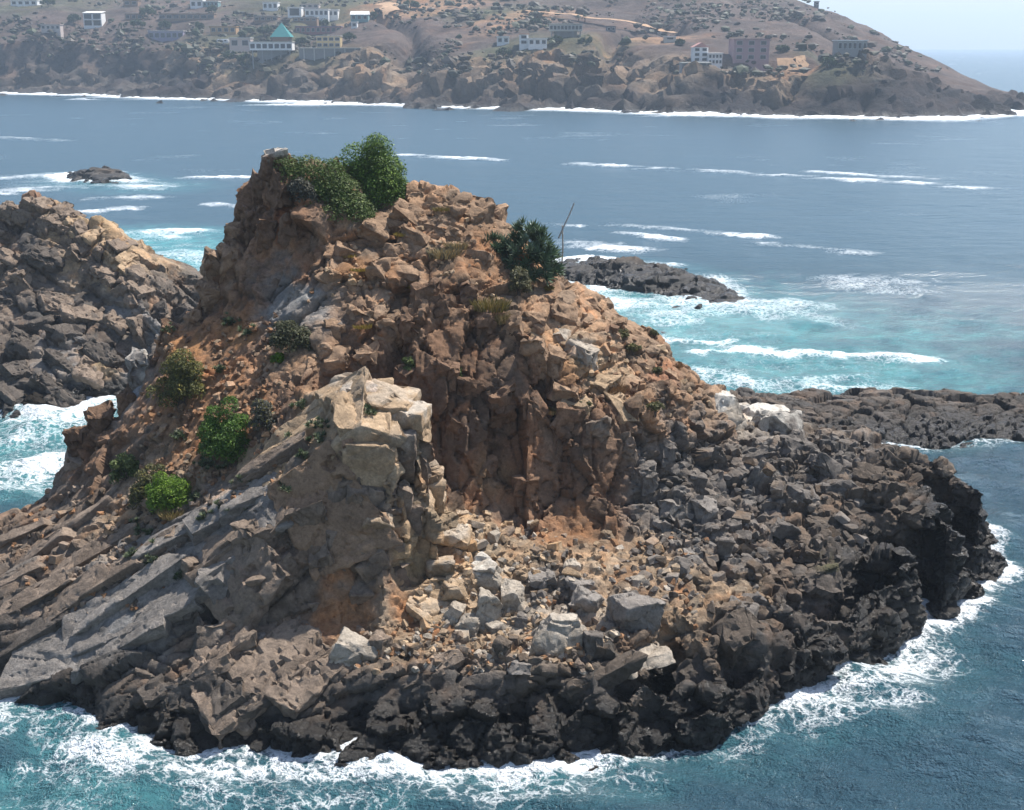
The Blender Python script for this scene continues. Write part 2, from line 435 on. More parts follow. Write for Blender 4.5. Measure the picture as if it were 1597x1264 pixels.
def hit(g, u, v, y0, y1):
    """first point of the ground met by the line of sight through (u, v)"""
    d = ray(u, v); Y = np.arange(y0, y1, g['vox']*.5); t = Y/d[1]; P = np.stack([d[0]*t, Y, CAM_H+d[2]*t], 1)
    below = P[:, 2] <= sample(g, g['T'], P[:, :2])
    k = int(np.argmax(below)) if below.any() else len(Y)-1
    return P[k]
# ------------------------------------------------------------------ the island: survey points (u, v, distance ahead, kind of rock)
ROCK = rock_material('weathered_rock')
isl = []
def A(*pts):
    for (u, v, Y, t) in pts: isl.append((*at(u, v, Y), t))
def Zp(t, z, *pts):
    for (u, v) in pts: isl.append((*at_z(u, v, z), t))
def Wp(t, *pts):
    for p in pts: isl.append((*p, t))
# water line and sea floor in front
shore = [(-70, 1080), (0, 1088), (80, 1088), (112, 1142), (250, 1163), (400, 1178), (490, 1190), (560, 1174), (650, 1168), (780, 1163), (880, 1158),
         (985, 1138), (1010, 1118), (1100, 1122), (1140, 1104), (1170, 1112), (1200, 1072), (1270, 1042), (1300, 1018), (1348, 1003), (1420, 960), (1490, 905), (1550, 850), (1600, 790)]
Zp('W', -.35, *shore)
for (u, v) in shore:
    p = at_z(u, v, 0); isl.append((p[0], p[1]-2.2, -2.4, 'W'))
# lip of the front shelf
A((60, 1072, 45.6, 'D'), (110, 1088, 44.6, 'W'), (180, 1070, 44.0, 'D'), (250, 1078, 43.5, 'D'), (300, 1030, 44.7, 'D'), (345, 988, 46.0, 'F'), (400, 995, 45.7, 'G'), (455, 1000, 45.3, 'G'), (500, 1010, 45.0, 'F'),
  (380, 1080, 43.4, 'D'), (455, 1090, 43.3, 'D'), (510, 1085, 43.3, 'D'), (540, 1060, 43.9, 'D'), (600, 1055, 43.7, 'D'), (600, 1005, 45.3, 'Y'), (560, 1010, 45.0, 'Y'),
  (650, 1050, 43.8, 'D'), (700, 1045, 43.9, 'D'), (700, 1005, 45.2, 'Y'), (780, 1050, 43.8, 'D'), (780, 1015, 44.9, 'Y'), (850, 1045, 43.9, 'N'), (850, 1005, 45.3, 'Y'),
  (930, 1062, 43.4, 'D'), (940, 1020, 44.7, 'N'), (1000, 1055, 44.0, 'D'), (1000, 1000, 45.6, 'N'), (1070, 1060, 44.3, 'D'), (1110, 1030, 45.0, 'N'), (1130, 985, 46.3, 'N'),
  (1150, 950, 47.5, 'N'), (1185, 1000, 46.0, 'D'), (1200, 960, 47.3, 'N'), (1235, 955, 47.6, 'D'), (1300, 955, 48.0, 'D'), (1335, 960, 48.2, 'W'), (1348, 920, 49.8, 'W'), (1400, 900, 50.6, 'W'))
# wet face below it
A((250, 1125, 42.8, 'W'), (400, 1135, 42.4, 'W'), (490, 1150, 41.9, 'W'), (560, 1130, 42.4, 'W'), (650, 1125, 42.5, 'W'), (780, 1120, 42.5, 'W'), (880, 1115, 42.7, 'W'), (960, 1105, 42.9, 'W'), (1050, 1095, 43.5, 'W'), (1120, 1075, 44.0, 'W'), (1190, 1045, 45.2, 'W'), (1260, 1015, 46.4, 'W'), (1310, 990, 47.3, 'W'))
# bench, pit and rubble
A((560, 965, 46.6, 'S'), (640, 965, 46.5, 'S'), (700, 975, 46.2, 'S'), (740, 985, 46.0, 'Y'), (830, 965, 46.9, 'P'), (700, 915, 48.0, 'T'), (640, 930, 47.4, 'T'), (660, 880, 48.4, 'T'), (750, 860, 49.7, 'T'), (720, 810, 51.4, 'T'),
  (690, 850, 49.6, 'T'), (780, 920, 48.0, 'Y'), (820, 850, 50.4, 'Y'), (900, 870, 50.0, 'Y'), (880, 930, 47.9, 'K'), (950, 900, 49.0, 'Y'), (900, 832, 52.0, 'S'), (850, 835, 51.6, 'S'), (1000, 905, 48.9, 'Y'), (990, 960, 47.0, 'K'), (1050, 950, 47.4, 'Y'), (1000, 862, 50.8, 'Y'), (1080, 900, 49.2, 'Y'), (1130, 880, 50.2, 'K'), (1080, 850, 51.5, 'K'), (1060, 920, 48.5, 'S'), (920, 975, 46.5, 'P'))
# foot of the brown cliff
A((720, 780, 52.6, 'B'), (760, 795, 52.9, 'B'), (830, 815, 52.8, 'B'), (950, 820, 52.9, 'B'), (1000, 800, 53.5, 'K'), (1050, 760, 55.2, 'K'), (1100, 725, 57.3, 'K'))
# cliff face
A((700, 600, 54.4, 'B'), (770, 600, 54.7, 'B'), (850, 605, 55.3, 'B'), (740, 700, 53.4, 'B'), (820, 710, 53.8, 'B'), (900, 710, 54.1, 'B'), (970, 715, 54.4, 'B'), (1010, 700, 55.0, 'K'), (1060, 690, 56.0, 'K'), (690, 520, 55.8, 'B'), (760, 530, 55.7, 'B'), (830, 545, 55.8, 'B'), (660, 560, 55.0, 'B'), (900, 650, 54.9, 'B'), (960, 670, 55.0, 'B'), (1090, 665, 57.6, 'K'))
# lip of the cliff
A((610, 470, 56.8, 'R'), (650, 440, 57.2, 'R'), (720, 430, 57.6, 'R'), (770, 470, 57.0, 'R'), (810, 500, 56.7, 'R'), (870, 560, 56.1, 'R'), (890, 620, 55.6, 'B'), (950, 635, 55.6, 'B'), (1010, 640, 55.9, 'R'), (1075, 632, 57.6, 'R'), (1108, 612, 60.0, 'R'))
# back of the mound, from the lip up to the skyline
A((560, 350, 60.0, 'R'), (605, 335, 60.8, 'R'), (520, 400, 58.8, 'R'), (590, 430, 57.9, 'R'), (660, 360, 60.2, 'R'), (700, 385, 59.4, 'R'), (760, 380, 60.0, 'S'), (800, 420, 59.5, 'R'), (740, 415, 58.6, 'S'), (850, 480, 58.7, 'R'), (900, 500, 58.7, 'R'), (960, 520, 59.3, 'R'), (930, 570, 57.2, 'T'), (960, 600, 56.9, 'T'), (1000, 580, 58.3, 'R'), (1050, 595, 59.2, 'R'), (890, 545, 57.0, 'T'), (1020, 540, 60.2, 'R'))
sky_pts = [(640, 288, 62.5), (700, 298, 62.5), (740, 312, 62.5), (785, 335, 62.4), (830, 375, 62.2), (865, 405, 62.0), (895, 450, 62.0), (945, 462, 62.2), (1000, 505, 62.4), (1045, 545, 62.4), (1080, 574, 62.2), (1117, 600, 62.5),
           (425, 237, 62.0), (455, 243, 62.6), (510, 252, 63.0), (570, 268, 63.0), (400, 275, 62.0), (392, 328, 61.7), (357, 368, 61.6), (322, 408, 61.4)]
for (u, v, Y) in sky_pts:
    p = at(u, v, Y); isl.append((*p, 'B' if u < 500 else 'R')); k = p[0]/p[1]
    isl.append((p[0]+k*1.5-(1.0 if u < 405 else 0), p[1]+1.6, p[2]-2.2, 'B')); 
for (u, v, Y, z, dy) in [(322, 408, 61.4, 6, 6), (392, 328, 61.7, 8, 8), (455, 243, 62.6, 9, 9), (570, 268, 63, 8, 9), (700, 298, 62.5, 7, 9), (785, 335, 62.4, 6, 9), (865, 405, 62, 5, 9), (945, 462, 62.2, 4, 9), (1045, 545, 62.4, 3.5, 9)]:
    p = at(u, v, Y); isl.append((p[0], p[1]+dy, z, 'B')); isl.append((p[0], p[1]+dy+7, -2.4, 'W'))
# summit face and red gully
A((430, 300, 61.2, 'B'), (485, 330, 60.2, 'B'), (410, 380, 60.6, 'B'), (390, 440, 60.0, 'B'), (470, 410, 58.7, 'B'), (440, 350, 60.6, 'S'), (495, 480, 56.8, 'G'), (440, 470, 57.8, 'G'), (360, 420, 60.4, 'R'), (345, 470, 60.2, 'B'), (540, 440, 57.9, 'R'), (545, 520, 55.4, 'B'), (600, 540, 55.4, 'B'), (500, 545, 54.6, 'R'))
# left skyline down to the channel
left_sky = [(316, 440, 61.2, 'B'), (322, 485, 60.6, 'B'), (285, 503, 60.4, 'R'), (252, 520, 60.1, 'R'), (226, 546, 59.8, 'B'), (206, 600, 59.4, 'G'), (196, 640, 59.2, 'B'), (150, 660, 59.4, 'B'), (118, 682, 59.5, 'B'), (113, 742, 59.6, 'B'), (60, 775, 58.6, 'F'), (15, 800, 57.6, 'F'), (-60, 830, 56.5, 'F')]
for (u, v, Y, t) in left_sky:
    p = at(u, v, Y); isl.append((*p, t)); isl.append((p[0]-1.0, p[1]+1.8, max(p[2]-3.2, -1.0), t)); isl.append((p[0]-3.0, p[1]+5.5, -2.4, 'W'))
# soil slope left of the slabs
A((280, 560, 57.6, 'S'), (350, 505, 58.6, 'S'), (300, 520, 59.3, 'S'), (420, 560, 55.2, 'R'), (340, 600, 55.6, 'S'), (250, 640, 56.4, 'S'), (300, 700, 53.2, 'S'), (380, 650, 53.2, 'S'), (220, 740, 53.7, 'Y'), (300, 755, 51.2, 'Y'), (160, 775, 54.2, 'F'), (160, 710, 57.2, 'B'), (455, 610, 52.6, 'B'), (110, 800, 55.0, 'F'), (220, 690, 55.6, 'F'))
# upper slab and pinnacle
A((545, 592, 50.6, 'T'), (610, 606, 50.1, 'T'), (656, 630, 49.7, 'P'), (505, 625, 51.3, 'T'), (525, 688, 48.3, 'T'), (612, 690, 48.0, 'T'), (655, 672, 48.8, 'T'), (662, 700, 49.6, 'B'), (692, 780, 50.4, 'T'), (385, 712, 51.5, 'F'), (440, 692, 50.0, 'F'), (575, 650, 49.2, 'T'), (480, 670, 49.8, 'T'))
isl += [(*at(560, 640, 53.2)[:2], 9.0, 'B'), (*at(625, 650, 52.6)[:2], 8.0, 'B'), (*at(680, 700, 51.6)[:2], 6.6, 'B'), (*at(510, 620, 53.6)[:2], 10.3, 'B')]
A((600, 775, 47.7, 'F'), (630, 740, 48.0, 'T'), (590, 850, 47.3, 'F'), (565, 920, 47.0, 'F'), (625, 890, 47.6, 'T'), (640, 830, 48.2, 'T'), (665, 800, 49.2, 'T'), (545, 690, 47.9, 'F'), (445, 752, 47.7, 'F'), (505, 830, 47.0, 'F'), (490, 915, 46.6, 'F'), (445, 850, 46.9, 'F'), (530, 760, 47.5, 'F'))
# lower slabs
A((420, 752, 48.3, 'T'), (375, 770, 49.0, 'G'), (300, 800, 49.4, 'G'), (400, 812, 47.4, 'G'), (332, 878, 46.9, 'G'), (292, 920, 46.6, 'G'), (200, 1000, 45.5, 'G'), (130, 1040, 45.4, 'D'), (250, 850, 49.1, 'G'), (190, 885, 48.8, 'G'), (100, 950, 48.1, 'G'), (0, 1010, 47.2, 'D'), (0, 900, 52.0, 'F'), (100, 855, 51.6, 'F'), (0, 1068, 45.8, 'D'), (-70, 950, 50, 'D'), (-70, 1040, 46.5, 'D'), (50, 980, 47.6, 'G'), (190, 810, 51.8, 'Y'))
A((440, 958, 45.9, 'F'), (385, 955, 45.7, 'F'), (330, 968, 45.3, 'F'), (400, 880, 46.4, 'F'), (300, 985, 44.8, 'D'), (205, 1042, 44.3, 'D'), (350, 920, 46.0, 'D'), (500, 965, 46.2, 'S'))
# grey rubble field on the right
A((1150, 690, 60.0, 'K'), (1130, 640, 63.0, 'P'), (1195, 650, 64.0, 'P'), (1250, 700, 60.0, 'K'), (1300, 695, 60.8, 'K'), (1348, 685, 61.8, 'K'), (1200, 780, 55.6, 'K'), (1280, 780, 56.0, 'N'), (1348, 785, 55.8, 'N'), (1150, 830, 53.4, 'K'), (1250, 850, 52.5, 'N'), (1200, 905, 49.8, 'N'), (1300, 885, 50.8, 'D'), (1348, 855, 52.4, 'W'), (1120, 790, 54.6, 'K'), (1100, 760, 55.6, 'K'), (1180, 740, 57.6, 'K'), (1250, 672, 63.5, 'N'), (1310, 674, 64.0, 'N'), (1170, 925, 48.8, 'Y'), (1100, 940, 47.9, 'Y'),
  (1400, 700, 60.5, 'N'), (1400, 790, 55.5, 'N'), (1400, 860, 52, 'W'), (1470, 720, 60, 'N'), (1470, 800, 55.2, 'W'), (1530, 760, 58, 'W'), (1440, 880, 51.4, 'W'), (1500, 840, 53.3, 'W'))
# behind the rubble: a channel, then the rear reef
for (u, Y, z) in [(1190, 72, 2.2), (1240, 72, 1.0), (1290, 71, -.5), (1348, 70, -.6), (1420, 69, -.6), (1500, 68, -.6)]: isl.append((*at(u, 680, Y)[:2], z, 'W'))
isl += [(*at(1600, 700, 66)[:2], -2.4, 'W'), (*at(1620, 760, 58)[:2], -2.4, 'W')]
A((1150, 612, 74, 'N'), (1180, 625, 72.5, 'N'))
for (u, v, Y) in [(1150, 603, 84), (1200, 611, 86), (1260, 614, 87), (1310, 612, 88), (1348, 608, 89), (1420, 612, 89), (1500, 618, 90), (1570, 630, 90)]:
    p = at(u, v, Y); isl.append((*p, 'D')); isl.append((p[0], p[1]+3.5, -2.4, 'W')); isl.append((p[0], p[1]-4.0, 1.5, 'D')); isl.append((p[0], p[1]-8.5, .5, 'W')); isl.append((p[0], p[1]-11.5, -.6 if u > 1270 else .8, 'W'))
WHITE, LICH, ORNG = (.62, .60, .56), (.30, .23, .06), (.40, .20, .085)
def blob(u, v, Y, r, c, wg=1.0): return (at(u, v, Y), r if hasattr(r, '__len__') else (r, r, r), c, wg)
blobs = [blob(428, 245, 62, (.7, 1, .7), WHITE, .9), blob(655, 650, 49.6, (.5, .9, .9), WHITE, .8), blob(640, 632, 49.8, (.8, 1, .3), WHITE, .6), blob(570, 605, 50.4, (1.2, .9, .35), WHITE, .55),
         blob(215, 590, 59.4, (.35, .8, 1.4), (.34, .34, .36), .9), blob(1130, 635, 63, (1.0, 1.5, .8), (.62, .57, .48), .9), blob(1195, 645, 64, (1.4, 1.6, .6), (.60, .57, .50), .9),
         blob(905, 540, 57.2, (.9, 1, .5), (.5, .47, .42), .6), blob(470, 460, 57.5, (1.1, 1, .5), (.30, .29, .27), .8), blob(440, 500, 57.5, (1.0, 1, .7), (.24, .24, .23), .7),
         blob(440, 340, 60.6, (.45, 1, 1.8), (.30, .115, .05), .8), blob(850, 560, 56, (.5, 1, 1.3), ORNG, .5), blob(890, 580, 56.2, (1.2, 1.2, .6), ORNG, .5), blob(1030, 580, 59.3, (1.2, 1.5, .8), (.34, .15, .085), .6),
         blob(770, 740, 53.4, (1.5, 1, 1), (.26, .165, .09), .6), blob(560, 420, 58, (1.4, 1.5, .6), ORNG, .6), blob(280, 545, 58, (1.5, 2, .7), ORNG, .8), blob(380, 520, 57.8, (1.5, 2, .7), ORNG, .7), blob(640, 860, 48.4, (1.0, 1, 1), (.46, .33, .19), .8),
         blob(820, 690, 54, (1.0, 1, 1.6), (.24, .125, .07), .6), blob(960, 700, 54.5, (.8, 1, 1.6), (.21, .14, .095), .6), blob(1310, 880, 50.8, (1.2, 1, .5), (.07, .075, .02), .6)]
isl += [(x-4.5, y, z-1.0, t) for (x, y, z, t) in list(isl) if project((x, y, z))[0] < -40]       # carries on past the left edge
ISL = terrain('rock_island', isl, .10, ROCK, BED, 1.35, blobs=blobs, carve=[((at(630, 520, 56)[0], 56.3), (.12, 1), .35, 2.6, 3.2), ((at(660, 700, 51)[0], 51.5), (.2, 1), .4, 2.4, 1.6)])
island = ISL['obj']
# ------------------------------------------------------------------ the outcrop across the channel
oc = []
for (u, v, Y, t) in [(-60, 330, 114, 'F'), (0, 322, 112, 'F'), (42, 306, 105, 'R'), (60, 303, 104.5, 'R'), (100, 318, 104, 'T'), (160, 345, 103, 'T'), (205, 388, 101.5, 'T'), (222, 440, 99, 'F'), (260, 402, 107, 'D'), (300, 415, 106, 'D'), (330, 440, 104, 'D'), (345, 490, 98, 'D'),
                     (50, 345, 102.5, 'D'), (130, 400, 101, 'T'), (100, 380, 101.4, 'F'), (0, 380, 105, 'F'), (130, 455, 98.2, 'D'), (60, 440, 98.8, 'D'), (0, 450, 99, 'F'), (220, 468, 97.5, 'D'), (180, 440, 98.8, 'T'), (200, 485, 97.0, 'G'), (100, 478, 97.6, 'G'), (300, 500, 95.5, 'D'), (250, 500, 95.6, 'G'), (240, 545, 93.6, 'D'), (150, 520, 94.5, 'D'), (50, 520, 95, 'D'), (0, 550, 93, 'D'), (200, 580, 92.4, 'G'), (130, 590, 90.5, 'G'), (50, 622, 88.3, 'D'), (0, 600, 89.4, 'D'), (160, 560, 92, 'T'), (-60, 560, 92, 'D'), (-60, 450, 99, 'D'), (100, 540, 93, 'G')]:
    oc.append((*at(u, v, Y), t))
for (u, v) in [(-60, 640), (0, 645), (60, 655), (110, 640), (150, 622), (195, 606), (260, 590), (350, 560)]:
    p = at_z(u, v, 0); oc.append((p[0], p[1], -.35, 'W')); oc.append((p[0]+.5, p[1]-3, -2.4, 'W'))
for (u, Y) in [(-60, 122), (0, 120), (60, 113), (160, 110), (260, 113), (340, 110)]: oc.append((*at(u, 400, Y)[:2], 2.0, 'D')); oc.append((*at(u, 400, Y+8)[:2], -2.4, 'W'))
p = at(420, 500, 104); oc.append((p[0], p[1], -2.4, 'W'))
oc += [(x-9.0, y+1, z-1.5, t) for (x, y, z, t) in list(oc) if project((x, y, z))[0] < -40]
OC = terrain('rock_outcrop', oc, .16, ROCK, OUT, 1.5, dscale=1.25, blobs=[blob(130, 360, 103, (3.2, 3, 1.6), (.40, .28, .16), .7), blob(170, 560, 92, (1.6, 2, .6), (.26, .19, .08), .7), blob(55, 315, 105, (2, 2, 1.2), (.24, .14, .10), .6)])
# ------------------------------------------------------------------ reefs
def reef(name, pts, base, vox, ds, bed=COB):
    q = [(*at(*p[:3]), p[3]) for p in pts]
    for (u, v) in base:
        p = at_z(u, v, 0); q.append((p[0], p[1], -.3, 'W'))
    cx, cy = np.mean([p[0] for p in q]), np.mean([p[1] for p in q])
    for (u, v) in base:
        p = at_z(u, v, 0); d = np.array([p[0]-cx, p[1]-cy]); d /= np.linalg.norm(d); q.append((p[0]+d[0]*4, p[1]+d[1]*4, -2.4, 'W'))
    return terrain(name, q, vox, ROCK, bed, 3.4, dscale=ds)
R1 = reef('reef', [(900, 414, 139, 'D'), (950, 411, 140, 'N'), (1000, 412, 139, 'N'), (1045, 422, 136, 'N'), (1090, 432, 133, 'D'), (1125, 448, 130, 'D'), (1150, 463, 127.5, 'D'), (930, 435, 136, 'W'), (1000, 440, 133, 'D'), (1060, 455, 129, 'W'), (870, 415, 139, 'D'), (840, 420, 139, 'D')],
          [(830, 445), (890, 447), (940, 453), (1000, 458), (1050, 470), (1100, 480), (1130, 486), (1165, 472), (1130, 438), (1050, 414), (950, 403), (840, 405)], .22, 1.3)
R2 = reef('reef', [(1050, 477, 124.5, 'D'), (1080, 475, 124.5, 'D'), (1100, 482, 123.5, 'W')], [(1022, 488), (1060, 497), (1105, 496), (1116, 486), (1080, 476), (1040, 478)], .22, 1.2)
R3 = reef('reef', [(120, 265, 248, 'D'), (150, 260, 250, 'N'), (175, 264, 250, 'D'), (195, 273, 247, 'D'), (140, 272, 246, 'D')], [(94, 272), (120, 284), (160, 288), (212, 285), (200, 275), (160, 271), (120, 269)], .4, 2.0)
SHORES = [ISL, OC, R1, R2, R3]
# ------------------------------------------------------------------ the far coast
fc = []
fshore = [(-160, 143), (0, 147), (150, 150), (300, 156), (480, 160), (620, 166), (760, 170), (900, 173), (1080, 179), (1200, 183), (1348, 185), (1450, 187), (1530, 184), (1600, 176), (1660, 160)]
for (u, v) in fshore:
    p = at_z(u, v, 0); fc.append((p[0], p[1], -.5, 'c')); fc.append((p[0], p[1]-30, -3.0, 'c')); fc.append((p[0]*(1+6/p[1]), p[1]+6, 2.0, 'c'))
for q in [(-160, 135, 725, 'g'), (0, 137, 708, 'g'), (70, 136, 704, 'g'), (150, 137, 696, 'g'), (240, 138, 683, 'g'), (300, 140, 668, 'g'),
          (-160, 52, 735, 'h'), (0, 48, 725, 'h'), (50, 44, 725, 'h'), (130, 50, 718, 'h'), (230, 62, 705, 'h'), (285, 76, 690, 'r'), (312, 100, 668, 'c'),
          (0, 100, 718, 'c'), (100, 95, 712, 'c'), (200, 100, 702, 'c'), (280, 110, 684, 'c'), (60, 60, 722, 'c'), (180, 62, 710, 'c'),
          (330, 150, 640, 'r'), (325, 118, 650, 'c'), (350, 100, 655, 'r'), (345, 80, 675, 'o'), (400, 140, 620, 'g'), (400, 108, 632, 'r'), (400, 90, 645, 'v'), (440, 88, 640, 'v'), (360, 78, 672, 'v'),
          (480, 150, 598, 'g'), (480, 118, 612, 'g'), (470, 98, 622, 'r'), (490, 88, 632, 'v'), (560, 145, 585, 'g'), (550, 110, 598, 'r'), (570, 86, 615, 'r'), (620, 135, 572, 'r'), (620, 100, 592, 'r'), (640, 70, 620, 'c'), (600, 60, 640, 'h'),
          (700, 150, 548, 'g'), (690, 110, 575, 'r'), (700, 80, 600, 'h'), (760, 140, 542, 'g'), (770, 110, 558, 'r'), (780, 70, 590, 'v'), (830, 72, 580, 'v'), (840, 100, 560, 'r'), (850, 140, 535, 'g'), (900, 150, 525, 'g'), (930, 110, 545, 'r'), (890, 60, 585, 'v'), (980, 140, 515, 'c'), (990, 100, 540, 'r'), (1000, 70, 570, 'h'),
          (1050, 150, 502, 'g'), (1050, 115, 518, 'r'), (1095, 112, 512, 'r'), (1100, 100, 522, 'h'), (1110, 130, 500, 'c'), (1140, 150, 492, 'c'), (1160, 120, 506, 'r'), (1175, 94, 530, 'h'), (1220, 150, 482, 'r'), (1210, 125, 496, 'r'), (1250, 112, 510, 'o'), (1260, 150, 478, 'c'), (1300, 150, 472, 'c'), (1300, 105, 488, 'v'), (1325, 80, 500, 'c'), (1348, 78, 500, 'g'), (1348, 140, 472, 'c'), (1330, 66, 535, 'h'),
          # hillside above the houses
          (-160, 20, 850, 'h'), (0, 12, 830, 'v'), (100, 25, 790, 'h'), (200, 32, 775, 'h'), (300, 35, 760, 'h'), (300, 10, 830, 'h'), (350, 55, 705, 'v'), (440, 60, 690, 'v'), (420, 30, 750, 'h'), (440, 12, 800, 'v'), (510, 72, 650, 'h'), (500, 48, 690, 'h'), (500, 25, 745, 'v'), (560, 32, 700, 'h'), (605, 22, 715, 'o'), (600, 8, 770, 'o'), (550, 5, 790, 'v'), (660, 30, 690, 'h'), (700, 45, 660, 'h'), (740, 20, 690, 'v'), (820, 28, 670, 'o'), (880, 32, 660, 'h'), (950, 45, 630, 'h'), (1040, 62, 590, 'o'), (1060, 40, 640, 'h'), (1150, 60, 590, 'h'), (1200, 90, 540, 'h'), (1250, 70, 570, 'h'), (1290, 80, 545, 'v'),
          (-160, -30, 1050, 'h'), (0, -40, 1050, 'h'), (200, -30, 1000, 'h'), (400, -30, 1000, 'h'), (600, -40, 950, 'v'), (750, -30, 880, 'h'), (850, 0, 780, 'h'), (950, 0, 760, 'h'), (1050, 0, 760, 'h'), (1150, 0, 770, 'h'), (1230, 20, 700, 'h'), (1290, 30, 690, 'h')]:
    fc.append((*at(*q[:3]), q[3]))
ridge = [(-160, -70, 1150), (200, -75, 1150), (500, -80, 1100), (800, -75, 1000), (950, -60, 950), (1080, -42, 900), (1180, -20, 860), (1240, -4, 830), (1275, 6, 815), (1310, 16, 800), (1348, 36, 790), (1400, 70, 760), (1470, 105, 700), (1540, 135, 640), (1600, 152, 600)]
for (u, v, Y) in ridge:
    p = at(u, v, Y); fc.append((*p, 'h')); fc.append((p[0]*(1+60/Y), Y+60, max(p[2]-30, -2), 'h')); fc.append((p[0]*(1+170/Y), Y+170, -3.0, 'h'))
for q in [(1400, 130, 480, 'c'), (1400, 95, 530, 'h'), (1450, 140, 485, 'c'), (1470, 120, 540, 'h'), (1530, 155, 510, 'c')]: fc.append((*at(*q[:3]), q[3]))
fc += [(x-230.0, y+20, z, t) for (x, y, z, t) in list(fc) if project((x, y, z))[0] < -90]
FARM = rock_material('far_rock', .09, 1.0)
FAR = terrain('hillside', fc, 2.1, FARM, FARB, 2.2, far=True, dscale=1.0, zlo=-2.0)
FAR['obj']['kind'] = 'structure'
print('VERTS', ISL['nv'], OC['nv'], R1['nv'], R3['nv'], FAR['nv'])
# ------------------------------------------------------------------ the sea
def polyline_dist(X, Y, pts):
    d = np.full(X.shape, 1e9, np.float32)
    for a, b in zip(pts[:-1], pts[1:]):
        vx, vy = b[0]-a[0], b[1]-a[1]; L = vx*vx+vy*vy+1e-9
        t = np.clip(((X-a[0])*vx+(Y-a[1])*vy)/L, 0, 1); d = np.minimum(d, np.hypot(X-a[0]-t*vx, Y-a[1]-t*vy))
    return d
def build_sea():
    nr, nc = 530, 430
    r = np.concatenate([33*np.exp(np.linspace(0, math.log(760/33), nr)), np.geomspace(790, 7000, 34)]); s = np.concatenate([np.linspace(-1.1, -.503, 30), np.linspace(-.50, .56, nc), np.linspace(.563, 1.0, 24)]); nc = len(s)
    Y = np.repeat(r[:, None], nc, 1); X = Y*s[None, :]; nr = len(r)
    sp = np.maximum(np.gradient(r)[:, None], np.gradient(s)[None, :]*Y)          # grid spacing, to leave out waves it cannot carry
    Z = np.zeros_like(X); dX = np.zeros_like(X); dY = np.zeros_like(X)
    rg = np.random.default_rng(3)
    for i in range(54):
        lam = 1.0*1.085**i*rg.uniform(.9, 1.1); k = 2*math.pi/lam; th = math.radians(250 + rg.normal(0, 32)); ph = rg.uniform(0, 6.28)
        a = .0100*lam**.95*(1 if lam < 7 else (7/lam)**1.0)
        q = np.clip(lam/sp/3.5-.6, 0, 1)*a*(1-.8*sstep(60, 180, Y))
        arg = k*(X*math.cos(th)+Y*math.sin(th))+ph
        Z += q*np.cos(arg); dX += -q*.8*math.cos(th)*np.sin(arg); dY += -q*.8*math.sin(th)*np.sin(arg)
    # near the rocks: chop, surge and foam
    foam = np.zeros_like(X); aer = np.zeros_like(X)
    P3 = np.stack([X, Y, np.zeros_like(X)], -1).reshape(-1, 3)
    big = fbm(P3*.22, 301, 4).reshape(X.shape); mid = fbm(P3*.7, 302, 4).reshape(X.shape)
    for g, wd in ((ISL, 1.3), (OC, 1.6), (R1, 3.0), (R2, 3.0), (R3, 5.0)):
        H = g['H']; vox = g['vox']; st = max(1, int(.5/vox)); Hs = H[::st, ::st]; land = Hs > -.1; v2 = vox*st
        # distance from land by repeated growth
        dist = np.where(land, 0, 99.0).astype(np.float32); pad = int(14/v2); dist = np.pad(dist, pad, constant_values=99)
        for _ in range(int(13/v2)):
            dp = np.pad(dist, 1, mode='edge'); nb = np.minimum.reduce([dp[2:, 1:-1], dp[:-2, 1:-1], dp[1:-1, 2:], dp[1:-1, :-2]])+v2
            nd = np.minimum.reduce([dp[2:, 2:], dp[:-2, :-2], dp[2:, :-2], dp[:-2, 2:]])+1.414*v2
            dist = np.minimum(dist, np.minimum(nb, nd))
        gg = dict(x0=g['x0']-pad*v2, y0=g['y0']-pad*v2, vox=v2)
        m = (X > gg['x0']) & (X < gg['x0']+(dist.shape[0]-1)*v2) & (Y > gg['y0']) & (Y < gg['y0']+(dist.shape[1]-1)*v2)
        d = sample(gg, dist, np.stack([X[m], Y[m]], 1))
        w_ = wd*(1+.75*big[m]); f = sstep(1.25, .0, d/np.maximum(w_, .4))
        back = np.where((Y[m] > 64) & (X[m] > 10), .55, 1.0); foam[m] = np.maximum(foam[m], f*back); aer[m] = np.maximum(aer[m], .25*sstep(1.0, 0, d/(wd*2.2)))
    def streak(pts, wid, val, aerv=0.0, base=1.0):
        q = [at_z(u, v, 0)[:2] for (u, v) in pts]; wf = np.where(Y > 110, 1.7, 1.0); d = polyline_dist(X, Y, q)/(wid*wf) + .55*mid
        f = sstep(1.2, .1, d)*val*np.where(Y > 110, .80, 1.0); foam[:] = np.maximum(foam, f)
        if aerv: aer[:] = np.maximum(aer, sstep(2.2, .2, d)*aerv)
    # foam lines out on the water, from the photograph
    streak([(632, 243), (700, 247), (775, 250)], 2.2, .85); streak([(900, 256), (1000, 262), (1100, 267), (1200, 273), (1300, 280), (1420, 286), (1560, 296)], 2.4, .75); streak([(1270, 268), (1348, 274), (1450, 280)], 2.0, .7)
    streak([(890, 378), (930, 382), (965, 388), (1000, 390)], 2.4, .72); streak([(980, 365), (1045, 374)], 1.6, .7); streak([(960, 352), (1050, 357), (1120, 365), (1195, 370)], 1.5, .8); streak([(1200, 382), (1290, 390), (1348, 395)], 1.8, .6); streak([(850, 350), (900, 352)], 1.0, .6)
    streak([(0, 300), (60, 295), (110, 292)], 3.5, .7); streak([(20, 278), (90, 273)], 3.0, .6); streak([(150, 284), (230, 292)], 5, .8, .4); streak([(165, 312), (225, 308)], 3.0, .75); streak([(300, 278), (380, 277)], 2.0, .8); streak([(335, 318), (385, 323)], 1.6, .85); streak([(0, 215), (90, 220)], 3.0, .5); streak([(140, 330), (200, 325)], 2.0, .7)
